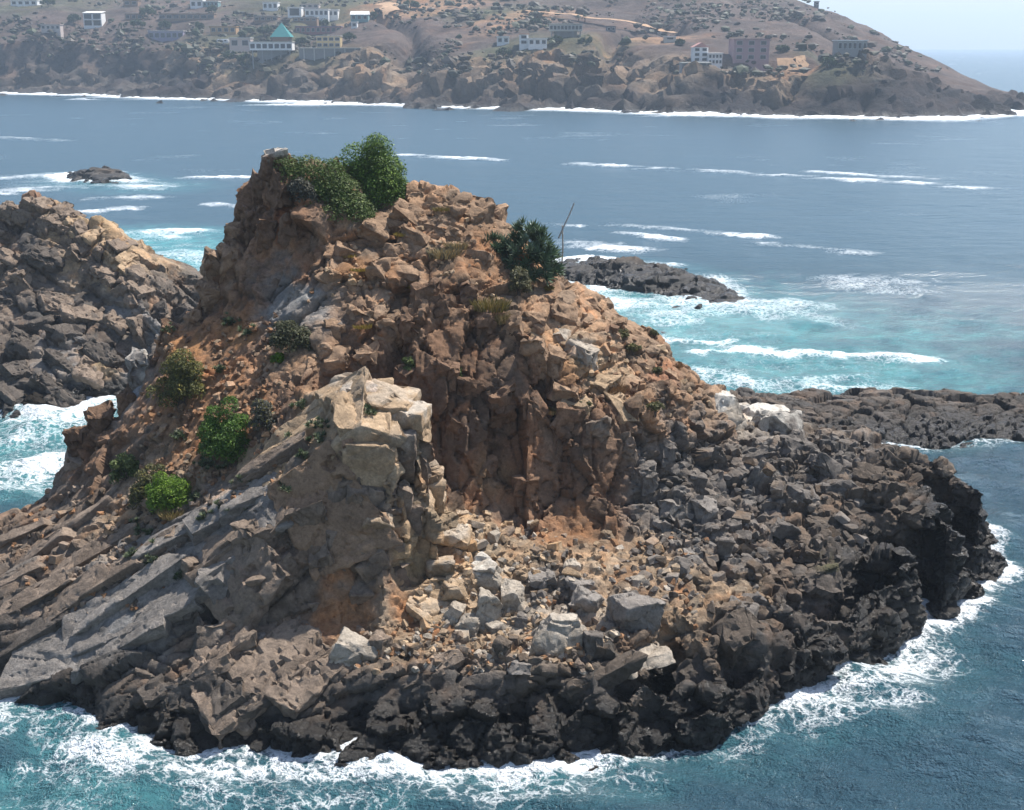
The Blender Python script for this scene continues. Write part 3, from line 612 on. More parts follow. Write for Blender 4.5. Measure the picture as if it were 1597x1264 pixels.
    streak([(190, 372), (240, 380), (300, 395), (330, 412)], 5.0, .62, 1.0); streak([(240, 362), (310, 362)], 2.0, .75, .8)
    streak([(940, 463), (1000, 482), (1060, 500)], 3.2, .85, 1.0); streak([(1120, 480), (1190, 488), (1240, 480)], 3.5, .75, .6); streak([(1180, 470), (1250, 490), (1330, 512)], 1.5, .6); streak([(1020, 532), (1080, 534), (1140, 533)], .9, .9, 1.0)
    streak([(1090, 553), (1150, 548), (1200, 552), (1260, 555), (1340, 556), (1440, 560)], 2.0, 1.0, 1.0); streak([(1150, 543), (1190, 545)], 1.5, 1.0, 1.0); streak([(1090, 580), (1180, 600), (1290, 600), (1400, 604)], 3.0, .6, 1.0); streak([(1240, 590), (1348, 585)], 1.5, .5, 1.0); streak([(1335, 440), (1400, 445)], 4, .6)
    streak([(1000, 500), (1060, 520), (1200, 570), (1340, 575)], 9.0, .25, 1.0)
    # the left channel
    streak([(0, 700), (60, 680), (120, 650), (185, 610)], 5.0, .60, 1.0); streak([(-40, 760), (40, 750), (90, 720)], 4.0, .84, .8); streak([(20, 660), (100, 655), (170, 620)], 1.5, .9, 1.0)
    # surge round the front of the island
    streak([(-60, 1130), (20, 1130), (80, 1130), (110, 1170), (200, 1190)], 1.9, .82, .55); streak([(30, 1190), (130, 1220), (230, 1210), (330, 1230)], 1.0, .5, .4); streak([(230, 1195), (400, 1200), (560, 1200), (680, 1200)], 1.1, .7, .25)
    streak([(650, 1185), (760, 1180), (830, 1190), (950, 1165), (1000, 1140)], 1.25, .9, .4); streak([(1000, 1150), (1100, 1140), (1200, 1100), (1300, 1070), (1400, 1050)], 1.2, .72, .3); streak([(-40, 1230), (60, 1250), (160, 1260)], 2.4, .3, .6); streak([(1320, 940), (1348, 960), (1400, 980)], 1.0, .8, .4)
    streak([(780, 1200), (900, 1180)], 1.5, .6, .4)
    streak([(1130, 1120), (1200, 1105), (1270, 1085), (1348, 1060), (1430, 1030)], 2.6, .72, .25); streak([(1250, 1130), (1348, 1110), (1420, 1100)], 1.4, .5, .2); streak([(20, 1100), (90, 1115)], 1.2, .8, .5)
    streak([(640, 1215), (760, 1225), (900, 1215), (1000, 1195)], 1.6, .42, .2); streak([(300, 1240), (450, 1245), (600, 1240)], 1.2, .4, .3)
    # breakers along the far shore
    fx = np.array([at_z(u, v, 0)[0] for (u, v) in fshore]); fy = np.array([at_z(u, v, 0)[1] for (u, v) in fshore]); o = np.argsort(fx)
    gap = np.interp(X, fx[o], fy[o])-Y; nl = fbm(P3*np.array([.02, .05, 1]), 305, 3).reshape(X.shape)
    f = sstep(20, 5, gap*(1+1.2*nl))*(gap > -30)*(Y > 380)*(X < fx.max()); foam = np.maximum(foam, .95*f)
    big2 = fbm(P3*.05, 306, 3).reshape(X.shape); foam = np.maximum(foam, .16*sstep(.1, .7, big2)); 
    far_n = fbm(P3*np.array([.09, .26, 1]), 311, 5, .65).reshape(X.shape); foam = np.clip(foam*(1 + sstep(90, 160, Y)*sstep(500, 400, Y)*2.2*far_n), 0, 1); foam = np.where(Y < 100, foam*np.clip(.70+.60*mid+.40*big, .10, .95), np.where(Y < 380, foam*.74, foam))
    Z += (foam*.16 + foam*mid*.28)*np.where(Y < 62, .45, np.clip(Y/55, .8, 2.0)) + aer*big*.25*np.clip(Y/60, .6, 1.5) + sstep(200, 400, Y)*foam*.5
    V = np.stack([X+dX, Y+dY, Z], -1).reshape(-1, 3)
    i = np.arange(nr*nc).reshape(nr, nc); F = np.stack([i[:-1, :-1], i[:-1, 1:], i[1:, 1:], i[1:, :-1]], -1).reshape(-1, 4)
    k = NT('sea_water'); p = k.geo(); soft = k.attr('soft', 'Fac'); fo = k.attr('foam', 'Fac'); ae = k.attr('aer', 'Fac')
    # lace of foam
    wv = k.new('ShaderNodeVectorMath', operation='ADD'); nz = k.new('ShaderNodeTexNoise'); k.set(nz.inputs['Scale'], .9); k.set(nz.inputs['Detail'], 4); k.set(nz.inputs['Vector'], p)
    sc = k.new('ShaderNodeVectorMath', operation='SCALE'); k.set(sc.inputs[0], nz.outputs['Color']); sc.inputs['Scale'].default_value = 1.6
    k.set(wv.inputs[0], p); k.set(wv.inputs[1], sc.outputs[0]); wp = wv.outputs[0]
    l1 = k.maprange(k.voro(1.5, 'DISTANCE_TO_EDGE', wp), 0, .38, 1, 0); l2 = k.maprange(k.voro(4.2, 'DISTANCE_TO_EDGE', wp), 0, .36, 1, 0)
    nn = k.noise(2.6, 4, .7, p, .8); n4 = k.noise(.45, 3, .6, p)
    tex = k.math('ADD', k.math('MULTIPLY', l1, .30), k.math('ADD', k.math('MULTIPLY', l2, .26), k.math('ADD', k.math('MULTIPLY', nn, .42), k.math('MULTIPLY', n4, .22))))
    thr = k.maprange(fo, 0, 1, 1.05, .10, False)
    mask = k.maprange(k.math('SUBTRACT', tex, thr), k.maprange(soft, 0, 1, -.12, -.25, False), k.maprange(soft, 0, 1, .38, .60, False))
    mask = k.math('MULTIPLY', mask, k.maprange(fo, .02, .2), clamp=True)
    wc = k.mix(k.math('MULTIPLY', ae, k.maprange(k.noise(.5, 4, .6, p), .25, .75, .35, 1)), (.032, .077, .106, 1), (.080, .30, .31, 1))
    k.set(k.b.inputs['Base Color'], k.mix(mask, wc, (.80, .84, .86, 1)))
    k.set(k.b.inputs['Roughness'], k.math('ADD', k.math('MULTIPLY', mask, .6), k.maprange(soft, 0, 1, .07, .26, False))); k.set(k.b.inputs['IOR'], 1.45)
    r1 = k.noise(2.2, 4, .7, k.mapping(p, (1, 1.5, 1)), .3); r2 = k.noise(9, 2, .6, p); r0 = k.noise(.7, 2, .6, k.mapping(p, (.8, 1.5, 1)), .3)
    r9 = k.math('MULTIPLY', k.noise(.20, 4, .68, k.mapping(p, (.7, 1.6, 1)), .3), k.math('MULTIPLY', soft, 5.0))
    h = k.math('ADD', r9, k.math('MULTIPLY', r1, .5))
    h = k.math('ADD', h, k.math('MULTIPLY', r2, .26)); h = k.math('ADD', h, k.math('MULTIPLY', r0, .9))
    k.set(k.b.inputs['Normal'], k.bump(h, k.maprange(soft, 0, 1, 1.0, .22, False), .7))
    me = mesh_np('sea', V, F, k.m); flt_attr(me, 'foam', foam.ravel()); flt_attr(me, 'aer', aer.ravel()); flt_attr(me, 'soft', sstep(45, 190, Y).ravel())
    o = obj('sea', me); o['kind'] = 'structure'; return o
sea = build_sea()
# ------------------------------------------------------------------ stones, slabs and boulders
def stone_material(name, c, rough=.88):
    k = NT(name); oi = k.new('ShaderNodeObjectInfo'); p = k.geo()
    n2 = k.noise(5.0, 3, .72, p); n3 = k.noise(30, 2, .7, p); v = k.math('ADD', n2, k.math('MULTIPLY', n3, .55))
    f = k.math('MULTIPLY', k.maprange(v, .5, 1.05, .6, 1.4, False), k.maprange(oi.outputs['Random'], 0, 1, .72, 1.3, False))
    col = k.mix(k.maprange(k.noise(1.3, 3, .6, p), .4, .7), c4(c), c4((c[0]*1.12, c[1]*.98, c[2]*.82)))
    k.set(k.b.inputs['Base Color'], k.mix(1.0, col, k.new('ShaderNodeCombineColor', Red=f, Green=f, Blue=f).outputs[0], 'MULTIPLY'))
    k.set(k.b.inputs['Roughness'], rough); k.set(k.b.inputs['Specular IOR Level'], .2); k.set(k.b.inputs['Normal'], k.bump(v, .9, .09)); return k.m
SM = {t: stone_material('stone_' + n, KIND[t][0]) for t, n in (('T', 'tan'), ('P', 'pale'), ('K', 'grey'), ('G', 'slate'), ('N', 'umber'), ('R', 'russet'), ('B', 'brown'), ('F', 'dun'), ('D', 'dark'))}
SM['W'] = stone_material('stone_wet', (.03, .028, .025), .4); SM['S'] = SM['R']; SM['Y'] = SM['F']
SM['guano'] = stone_material('stone_whitened', (.60, .57, .50))
def stone_bm(rg, jit=.18, cuts=6, bevel=.05, keep=.62):
    """an angular stone about 1 m across: a box with knocked-off corners"""
    bm = bmesh.new(); bmesh.ops.create_cube(bm, size=1.0)
    for v in bm.verts: v.co += Vector(rg.uniform(-jit, jit, 3))
    for _ in range(cuts):
        n = Vector(rg.normal(0, 1, 3)).normalized()
        bmesh.ops.bisect_plane(bm, geom=bm.verts[:]+bm.edges[:]+bm.faces[:], plane_co=n*rg.uniform(keep*.72, keep*1.05), plane_no=n, clear_outer=True)
        ed = [e for e in bm.edges if e.is_boundary]
        if ed: bmesh.ops.holes_fill(bm, edges=ed, sides=0)
    bmesh.ops.remove_doubles(bm, verts=bm.verts[:], dist=.03)
    if bevel:
        bmesh.ops.bevel(bm, geom=bm.edges[:], offset=bevel, offset_type='OFFSET', segments=1, profile=.6, affect='EDGES', clamp_overlap=True)
    bmesh.ops.recalc_face_normals(bm, faces=bm.faces[:]); return bm
def stone_mesh(name, seed, mat, **kw):
    rg = np.random.default_rng(seed); bm = stone_bm(rg, **kw); me = bpy.data.meshes.new(name); bm.to_mesh(me); bm.free(); me.materials.append(mat); return me
STONES = {}
def stone_pool(t):
    if t not in STONES:
        STONES[t] = [stone_mesh('stone_' + t, 900+i*13+ord(t[0]), SM[t], cuts=(4, 6, 9)[i % 3], bevel=(.03, .05, .09)[i % 3], keep=(.68, .62, .58)[i % 3]) for i in range(7)]
    return STONES[t]
def R3(R): return Matrix(np.asarray(R).T.tolist())
def rand_rot(rg, tilt=.5): return Euler((rg.normal(0, tilt), rg.normal(0, tilt), rg.uniform(0, 6.28)))
def rough_mesh(name, size, R, seed, t, cuts=5, jit=.14, amp=.05, cell=.55, keep=.66, col=None, white=0.0, fine=.18):
    """a large boulder or slab: knocked-off box, finely divided, cracked along its joints, whitened on top if birds sit there"""
    rg = np.random.default_rng(seed); bm = stone_bm(rg, jit+.07, cuts+2, .02, keep-.02)
    bmesh.ops.triangulate(bm, faces=bm.faces[:]); S = np.array(size)
    for v in bm.verts: v.co = Vector(np.array(v.co)*S)
    for _ in range(5):
        lim = max(fine, float(S.max())/(26 if S.max() < 3.5 else 34)); ed = [e for e in bm.edges if e.calc_length() > lim*1.5]
        if not ed: break
        bmesh.ops.subdivide_edges(bm, edges=ed, cuts=1); bmesh.ops.triangulate(bm, faces=bm.faces[:])
    bm.normal_update(); V = np.array([v.co for v in bm.verts], np.float32); N = np.array([v.normal for v in bm.verts], np.float32)
    cl = cell if hasattr(cell, '__len__') else (cell*1.5, cell, cell); cell = min(cl)
    d, r = facet(V+seed*3.1, np.eye(3), cl, seed, amp, amp*1.6, amp*1.6, .05, .15)
    d2, r2 = facet(V+seed*7.7, np.eye(3), (cell*.4, cell*.3, cell*.3), seed+1, amp*.2, amp*.5, amp*.3, .1, .2)
    amp3 = .07*float(S.min()); q = V/float(S.max())*2.6+seed*1.9
    V = V + amp3*np.stack([fbm(q, 3, 3), fbm(q+9, 4, 3), fbm(q+21, 5, 3)], 1)
    V = (V + N*(d+d2)[:, None]) @ np.asarray(R, np.float32)
    for v, c in zip(bm.verts, V): v.co = Vector(c)
    me = bpy.data.meshes.new(name); bm.to_mesh(me); bm.free()
    c = np.array(col if col is not None else KIND[t][0], np.float32)
    C = c[None, :]*(.78 + .34*r[:, 2] + .2*(r2[:, 2]-.5) + .25*fbm(V*1.2+seed, 5, 3))[:, None]
    if white:
        w_ = white*sstep(.05, .5, fbm(V*np.array([2.5, 2.5, .7])+seed*5, 6, 4) + .9*(V[:, 2]/(abs(V[:, 2]).max()+.01)) - .15)
        C = C*(1-w_[:, None]) + np.array((.62, .58, .51))*w_[:, None]
    col_attr(me, 'Col', np.clip(C, .01, .8)); flt_attr(me, 'wet', np.zeros(len(V)))
    me.materials.append(ROCK); me.polygons.foreach_set('use_smooth', np.ones(len(me.polygons), bool)); me.set_sharp_from_angle(angle=math.radians(36)); return me
PXM = lambda y: 2000.0/(y*1.04)          # photo pixels per metre at a distance
# -- long slabs of the dipping beds, parts of the island
def slab_part(name, u, v, size, R, seed, t, y=(40, 66), lift=0.0, sink=.12, g=ISL, par=None, **kw):
    p = hit(g, u, v, *y); me = rough_mesh(name, size, R, seed, t, **kw)
    o = obj(name, me, par or g['obj'], loc=p+np.array([0, sink, lift])); return o
def bed_rot(rg, R, dev=.07):
    e = Euler(rg.normal(0, dev, 3)).to_matrix(); return np.asarray(R) @ np.array(e)
rg = np.random.default_rng(21)
for i, (u, v, L, w_, t) in enumerate([(400, 772, 3.0, 1.0, 'G'), (345, 800, 3.4, 1.1, 'G'), (375, 835, 2.4, 1.2, 'F'), (310, 850, 3.2, 1.0, 'G'), (280, 830, 3.2, .8, 'G'), (260, 880, 3.4, 1.1, 'G'), (315, 905, 2.2, 1.3, 'G'), (225, 870, 3.0, .8, 'F'), (210, 920, 3.4, 1.1, 'G'), (270, 940, 2.6, 1.2, 'G'), (165, 905, 3.0, .9, 'F'), (160, 955, 3.6, 1.1, 'G'), (215, 985, 3.0, 1.1, 'G'), (110, 940, 3.0, .9, 'F'), (100, 1000, 3.6, 1.1, 'G'), (160, 1015, 2.6, 1.0, 'G'), (50, 990, 3.0, 1.0, 'D'), (45, 1035, 2.6, 1.0, 'D'), (60, 930, 2.6, .8, 'F'), (120, 880, 2.6, .7, 'F'), (170, 850, 2.4, .6, 'F'), (70, 860, 2.4, .6, 'F'), (20, 900, 2.4, .7, 'F'), (440, 700, 3.2, .7, 'T'), (420, 722, 2.4, .6, 'F'), (475, 665, 2.6, .8, 'T'), (40, 830, 2.2, .6, 'F'), (130, 810, 2.0, .6, 'F')]):
    slab_part('slab', u, v, (L*1.25, w_*1.1, rg.uniform(.5, .8)), bed_rot(rg, BED), 200+i, t, cuts=3, amp=.045, cell=.8, keep=.82, lift=-.12)
# the big continuous beds: upper slab, its shaded front, the two long lower slabs, the front buttress
def bed_part(name, pts, size, seed, t, lift, cell, amp=.07, cuts=3, keep=.88, along=(0, 1), white=0.0):
    P = [at(*q) for q in pts]; n = np.cross(P[1]-P[0], P[2]-P[0]); n = n if n.dot(np.array([0, -1, .6])) > 0 else -n; n /= np.linalg.norm(n)
    R = frame(n, P[along[1]]-P[along[0]]); me = rough_mesh(name, size, R, seed, t, cuts=cuts, jit=.06, amp=amp, cell=cell, keep=keep, white=white)
    obj(name, me, island, loc=np.mean(P, 0)-n*(size[2]/2-lift))
bed_part('slab', [(385, 714, 51.4), (545, 596, 50.7), (525, 688, 48.4), (440, 750, 48.2)], (6.8, 3.8, 1.5), 801, 'T', .2, (1.9, .8, .8), .06, white=.12)
bed_part('slab', [(445, 752, 47.7), (532, 692, 48.2), (500, 915, 46.5), (590, 850, 47.2)], (3.3, 4.2, 1.3), 802, 'R', .12, (1.3, 1.0, .9), .09)
bed_part('slab', [(250, 850, 49.1), (415, 757, 48.4), (332, 880, 46.9)], (6.2, 2.6, 1.2), 803, 'G', .14, (2.4, .75, .7), .06)
bed_part('slab', [(90, 955, 48.1), (292, 865, 48.1), (200, 1000, 45.5)], (7.4, 3.2, 1.2), 804, 'G', .14, (2.6, .75, .7), .06)
bed_part('slab', [(20, 1020, 47.0), (160, 985, 46.6), (110, 1050, 45.2)], (5.4, 2.2, 1.0), 805, 'G', .10, (2.2, .7, .7), .06)
bed_part('slab', [(262, 1075, 43.9), (385, 985, 45.9), (400, 1085, 43.4), (500, 1010, 45.2)], (5.2, 3.6, 1.4), 806, 'F', .22, (1.1, .7, .7), .11)
bed_part('slab', [(400, 1080, 43.5), (470, 1000, 45.4), (525, 1085, 43.4)], (3.4, 2.2, 1.4), 807, 'F', .22, (.9, .65, .65), .11)
bed_part('slab', [(335, 885, 46.7), (405, 815, 47.2), (430, 950, 45.8), (320, 965, 45.2)], (3.4, 3.2, 1.2), 808, 'F', .12, (1.0, .8, .8), .11)
# jointed blocks of the low front buttress
FRT = frame((-.25, -.55, .80), (.78, .30, .55))
for i, (u, v, L, w_, h_, t) in enumerate([(350, 1010, 2.2, 1.1, .9, 'F'), (395, 1010, 1.6, 1.0, .9, 'G'), (325, 1045, 2.2, 1.1, 1.0, 'F'), (390, 1045, 1.8, 1.0, .9, 'F'), (440, 1030, 1.7, 1.1, .9, 'F'), (460, 1060, 1.8, 1.2, 1.0, 'F'), (495, 1045, 1.7, 1.0, .9, 'F'), (420, 1080, 2.0, 1.1, 1.0, 'D'), (300, 1080, 2.4, 1.1, 1.0, 'D'), (350, 1095, 2.0, 1.0, 1.0, 'D'), (490, 1085, 1.7, 1.0, .9, 'D'), (260, 1060, 2.2, .9, .7, 'D'), (650, 1055, 2.2, .6, .7, 'D'), (690, 1040, 1.6, .9, .7, 'F'), (930, 1055, 3.0, .8, .7, 'N'), (1090, 1050, 1.6, 1.2, 1.2, 'D'), (1150, 985, 2.2, 1.3, 1.2, 'N')]):
    slab_part('block', u, v, (L, w_, h_), bed_rot(rg, FRT, .20), 260+i, t, cuts=5, amp=.08, cell=.5, keep=.72, lift=-.3, sink=.25)
# the pinnacle: fractured blocks that cap and face the upper slab
PIN = frame((.06, -.16, .98), (1, .05, 0))
for i, (u, v, Y, sz, R, t, wh) in enumerate([
        (572, 655, 49.5, (2.1, 3.2, 1.6), frame((-.02, -.42, .90), (1, .12, 0)), 'T', 0), (536, 622, 50.9, (2.2, 1.7, 1.1), frame((-.30, -.25, .90), (1, .2, .3)), 'T', .35), (600, 632, 50.3, (2.3, 1.9, 1.2), frame((.15, -.2, .95), (1, 0, -.1)), 'T', .3),
        (640, 655, 49.7, (1.25, 1.5, 1.5), frame((.12, -.10, .98), (1, -.2, 0)), 'T', .6), (575, 715, 48.5, (2.2, 1.3, 1.5), PIN, 'T', 0), (632, 705, 49.3, (1.1, 1.4, 2.0), PIN, 'F', .25), (655, 735, 49.9, (.9, 1.2, 2.0), PIN, 'F', 0), (675, 765, 50.3, (.8, .9, 1.2), PIN, 'T', .2),
        (552, 770, 48.0, (.9, .9, 1.1), frame((.3, -.3, .9), (1, .3, 0)), 'F', 0), (588, 770, 48.1, (.6, .8, .8), PIN, 'F', 0), (610, 772, 48.2, (.55, .8, .75), PIN, 'F', 0), (632, 775, 48.5, (.6, .8, .9), PIN, 'F', 0), (590, 795, 47.9, (.6, .7, .5), PIN, 'F', 0), (615, 797, 48.0, (.55, .7, .5), PIN, 'F', 0),
        (587, 818, 47.7, (1.1, 1.0, 1.1), frame((.1, -.25, .96), (1, 0, .05)), 'T', .2), (640, 812, 48.6, (.7, .9, 1.3), PIN, 'F', 0), (664, 800, 49.4, (.6, .8, 1.4), PIN, 'T', .15), (640, 855, 48.5, (.55, .5, 1.7), PIN, 'T', 0), (680, 785, 50.5, (.8, .8, .9), PIN, 'T', .3), (655, 850, 48.8, (.7, .6, 1.3), PIN, 'T', 0), (612, 845, 47.9, (.8, .6, .8), PIN, 'F', 0)]):
    me = rough_mesh('block', sz, bed_rot(rg, R, .04), 300+i, t, cuts=6, jit=.14, amp=.06, cell=.95, keep=.76, white=wh); obj('block', me, island, loc=at(u, v, Y))
# tilted faces under the slabs and at the shelf foot
for i, (u, v, sz, t) in enumerate([(395, 850, (1.2, 1.1, 1.6), 'F'), (430, 830, (1.0, 1.0, 1.7), 'F'), (350, 915, (1.5, 1.0, 1.5), 'G'), (325, 945, (1.6, 1.0, 1.2), 'D'), (300, 890, (1.1, .9, 1.3), 'F'), (410, 915, (.9, .8, 1.6), 'F'), (440, 895, (.8, .8, 1.6), 'F'), (495, 950, (.8, .7, .8), 'F'), (500, 880, (1.0, .8, 2.0), 'F'), (585, 890, (1.0, .8, 1.5), 'F'), (555, 930, (.9, .8, 1.0), 'F'), (620, 900, (.7, .7, 1.2), 'F'), (480, 820, (1.6, .9, 2.2), 'F'), (530, 850, (1.4, .9, 2.0), 'F'), (560, 880, (1.2, .8, 1.4), 'F')]):
    slab_part('block', u, v, sz, bed_rot(rg, frame((-.1, -.3, .95), (1, .25, .35)), .2), 340+i, t, cuts=5, amp=.07, cell=.5, keep=.76, lift=-.15, sink=.38)
# cliff blocks: summit buttress, left wall, brown wall and its lip
for i, (u, v, Y, sz, t, wh) in enumerate([(425, 262, 62.2, (1.2, 1.2, 1.9), 'B', .8), (405, 300, 62.2, (.9, 1.2, 1.9), 'B', .1), (398, 345, 61.8, (1.0, 1.2, 2.2), 'B', 0), (440, 310, 61.6, (.9, 1.2, 2.6), 'B', 0), (372, 372, 61.8, (1.0, 1.2, 1.6), 'R', 0), (335, 425, 61.5, (1.2, 1.4, 2.2), 'R', .1), (330, 465, 61.0, (1.0, 1.2, 1.9), 'R', 0), (360, 410, 61.2, (1.2, 1.4, 1.7), 'R', 0), (455, 370, 60.3, (.9, 1.0, 2.4), 'B', 0), (420, 390, 60.8, (1.0, 1.0, 2.4), 'B', 0),
        (300, 500, 60.3, (.8, .9, .9), 'R', 0), (265, 520, 60.1, (.9, .9, .9), 'B', 0), (215, 590, 59.6, (.7, 1.1, 3.2), 'G', .6), (200, 640, 59.3, (.9, 1.2, 1.9), 'B', 0), (160, 670, 59.4, (1.3, 1.3, 1.8), 'B', 0), (128, 695, 59.4, (1.3, 1.3, 1.9), 'B', 0), (125, 730, 59.0, (1.2, 1.2, 1.5), 'F', 0), (180, 700, 58.4, (1.4, 1.2, 1.9), 'B', 0)]):
    me = rough_mesh('block', sz, bed_rot(rg, frame((.05, -.2, .97), (1, .3, .1)), .12), 380+i, t, cuts=7, jit=.18, amp=.10, cell=.45, keep=.66, white=wh); obj('block', me, island, loc=at(u, v, Y))
for i, (u, v, sz, t) in enumerate([(640, 600, (1.0, .9, 1.5), 'B'), (660, 470, (1.2, .8, 2.0), 'B'), (690, 490, (1.0, .8, 1.8), 'B'), (730, 470, (.9, .8, 1.7), 'B'), (755, 520, (1.0, .8, 1.8), 'B'), (800, 530, (1.0, .8, 1.9), 'R'), (835, 560, (1.1, .8, 1.9), 'R'), (690, 590, (1.0, .7, 2.0), 'B'), (730, 620, (1.1, .7, 2.2), 'B'), (780, 640, (1.2, .7, 2.4), 'B'), (830, 650, (1.0, .7, 2.2), 'B'), (880, 680, (1.2, .7, 2.4), 'B'), (930, 690, (1.1, .7, 2.4), 'F'), (975, 720, (1.0, .7, 2.0), 'F'), (760, 740, (1.3, .7, 1.6), 'B'), (820, 760, (1.2, .7, 1.4), 'B'), (700, 690, (1.0, .7, 1.8), 'B'), (600, 520, (1.3, .9, 1.5), 'R'), (560, 500, (1.0, .9, 1.2), 'R'), (520, 520, (1.0, .9, 1.0), 'R'), (570, 560, (1.4, .9, 1.5), 'R'), (520, 570, (1.4, .9, 1.2), 'R'), (640, 520, (.8, .7, 1.8), 'B')]):
    slab_part('block', u, v, sz, bed_rot(rg, frame((.1, -.25, .96), (1, .2, .15)), .16), 420+i, t, cuts=7, amp=.10, cell=.45, keep=.68, lift=-.1, sink=.52)
for i, (u, v, sz, t) in enumerate([(590, 350, (1.6, 1.3, .9), 'R'), (640, 330, (2.2, 1.0, .8), 'R'), (640, 360, (1.8, .9, .8), 'R'), (680, 350, (2.0, .9, .8), 'R'), (615, 385, (1.2, 1.0, .9), 'R'), (700, 325, (1.6, 1.0, .9), 'R'), (735, 325, (1.5, 1.3, 1.2), 'R'), (765, 335, (1.8, 1.3, 1.2), 'R'), (650, 300, (.7, .7, .8), 'R'), (750, 395, (1.1, 1.0, .8), 'R'), (540, 385, (1.3, 1.0, .8), 'R'), (520, 420, (1.1, 1.0, .7), 'R'), (600, 420, (1.4, 1.0, .8), 'R'), (640, 420, (1.2, 1.0, .9), 'R'), (880, 480, (1.6, 1.0, .7), 'R'), (930, 470, (1.5, 1.0, .8), 'R'), (870, 520, (1.1, 1.0, .9), 'P'), (905, 545, (1.6, 1.2, 1.1), 'P'), (860, 550, (1.2, 1.0, .9), 'R'), (960, 495, (1.4, .9, .7), 'R'), (985, 525, (1.6, .9, .6), 'R'), (930, 590, (1.6, 1.0, .7), 'T'), (880, 600, (1.4, 1.0, .8), 'R'), (900, 620, (1.5, 1.0, .5), 'T'), (970, 630, (1.6, 1.0, .5), 'T'), (860, 465, (.8, .8, .9), 'R'), (840, 440, (.7, .7, .9), 'R'), (1000, 555, (1.4, .9, .6), 'R'), (1040, 570, (1.3, .9, .5), 'R'), (830, 500, (1.2, .9, 1.2), 'R')]):
    slab_part('block', u, v, sz, bed_rot(rg, frame((.3, -.35, .88), (.9, -.2, -.3)), .26), 460+i, t, cuts=6, amp=.07, cell=.45, keep=.70, lift=-.34)
# grey jointed rock of the right-hand field
for i, (u, v, sz, t) in enumerate([(1180, 715, (1.9, 1.2, 1.3), 'K'), (1215, 670, (2.6, 1.6, 1.6), 'K'), (1240, 700, (1.5, 1.2, 1.6), 'K'), (1290, 730, (2.4, 1.8, 1.1), 'K'), (1320, 715, (1.8, 1.2, .9), 'K'), (1300, 760, (2.0, 1.2, .8), 'K'), (1250, 770, (1.4, 1.0, .9), 'K'), (1060, 795, (1.9, .9, .9), 'G'), (1100, 790, (1.3, .9, .9), 'G'), (1140, 800, (1.2, .9, .8), 'K'), (1040, 820, (1.1, .9, .8), 'G'), (1110, 830, (1.2, .9, .8), 'K'), (1145, 825, (.6, .6, 1.5), 'K'), (1160, 838, (.55, .6, 1.3), 'K'), (1177, 845, (.6, .6, 1.2), 'N'), (1130, 850, (.8, .7, .9), 'K'), (1080, 870, (1.1, .9, 1.1), 'G'), (1060, 880, (.9, .8, .9), 'K'), (1200, 790, (1.2, .9, .9), 'K'), (1225, 820, (1.4, 1.0, .8), 'K'), (1235, 850, (1.2, 1.0, 1.2), 'N'), (1262, 860, (.6, .7, .9), 'N'), (1200, 860, (1.0, .8, .7), 'N'), (1290, 810, (1.4, 1.0, .8), 'N'), (1330, 800, (1.4, 1.0, .9), 'N'), (1140, 915, (1.6, 1.0, .9), 'N'), (1190, 945, (2.0, 1.2, .9), 'K'), (1165, 880, (1.3, .9, .7), 'K'), (1100, 700, (.9, .7, .9), 'K'), (1060, 730, (1.0, .7, .9), 'K'), (1085, 745, (.9, .7, .9), 'K'), (1030, 770, (1.0, .7, .8), 'K'), (1010, 740, (.9, .7, 1.1), 'K'), (1120, 750, (1.0, .8, .9), 'K'), (1150, 770, (.9, .8, .8), 'K'), (1040, 700, (.8, .6, 1.0), 'K'), (1075, 780, (.9, .7, .7), 'K'), (1385, 760, (1.8, 1.2, .9), 'N'), (1430, 800, (1.6, 1.2, .9), 'N'), (1400, 720, (1.8, 1.2, 1.0), 'N'), (1280, 905, (1.6, 1.0, .8), 'D'), (1350, 740, (1.5, 1.0, .9), 'N')]):
    slab_part('block', u, v, sz, bed_rot(rg, COB, .28), 500+i, t, y=(46, 70), cuts=7, amp=.08, cell=.45, keep=.68, lift=-.28, white=.6 if (u, v) == (1215, 670) else 0)
# whitened rocks and the blocks of the outcrop
for i, (u, v, sz, wh) in enumerate([(1125, 640, (1.8, 1.3, 1.4), 1.0), (1150, 645, (1.5, 1.2, 1.5), .9), (1195, 650, (2.6, 1.6, 1.2), 1.0)]):
    slab_part('block', u, v, sz, bed_rot(rg, COB, .2), 550+i, 'P', y=(56, 72), cuts=6, amp=.05, cell=.6, lift=-.1, white=wh)
k = 0
for row, (u0, v0, u1, v1, n) in enumerate([(70, 315, 205, 395, 8), (85, 335, 215, 425, 8), (95, 355, 215, 450, 7), (120, 385, 215, 465, 6), (45, 312, 70, 350, 2)]):
    for j in range(n):
        f = j/max(n-1, 1); sz = (rg.uniform(1.5, 2.4), rg.uniform(1.0, 1.5), rg.uniform(.8, 1.2))
        slab_part('block', u0+(u1-u0)*f+rg.normal(0, 3), v0+(v1-v0)*f+rg.normal(0, 3), sz, bed_rot(rg, frame((.55, -.30, .78), (.3, .9, .1)), .08), 570+k, 'T' if rg.random() < .45 and row < 3 else 'F', y=(86, 118), g=OC, cuts=5, amp=.10, cell=.7, keep=.76, lift=-.3); k += 1
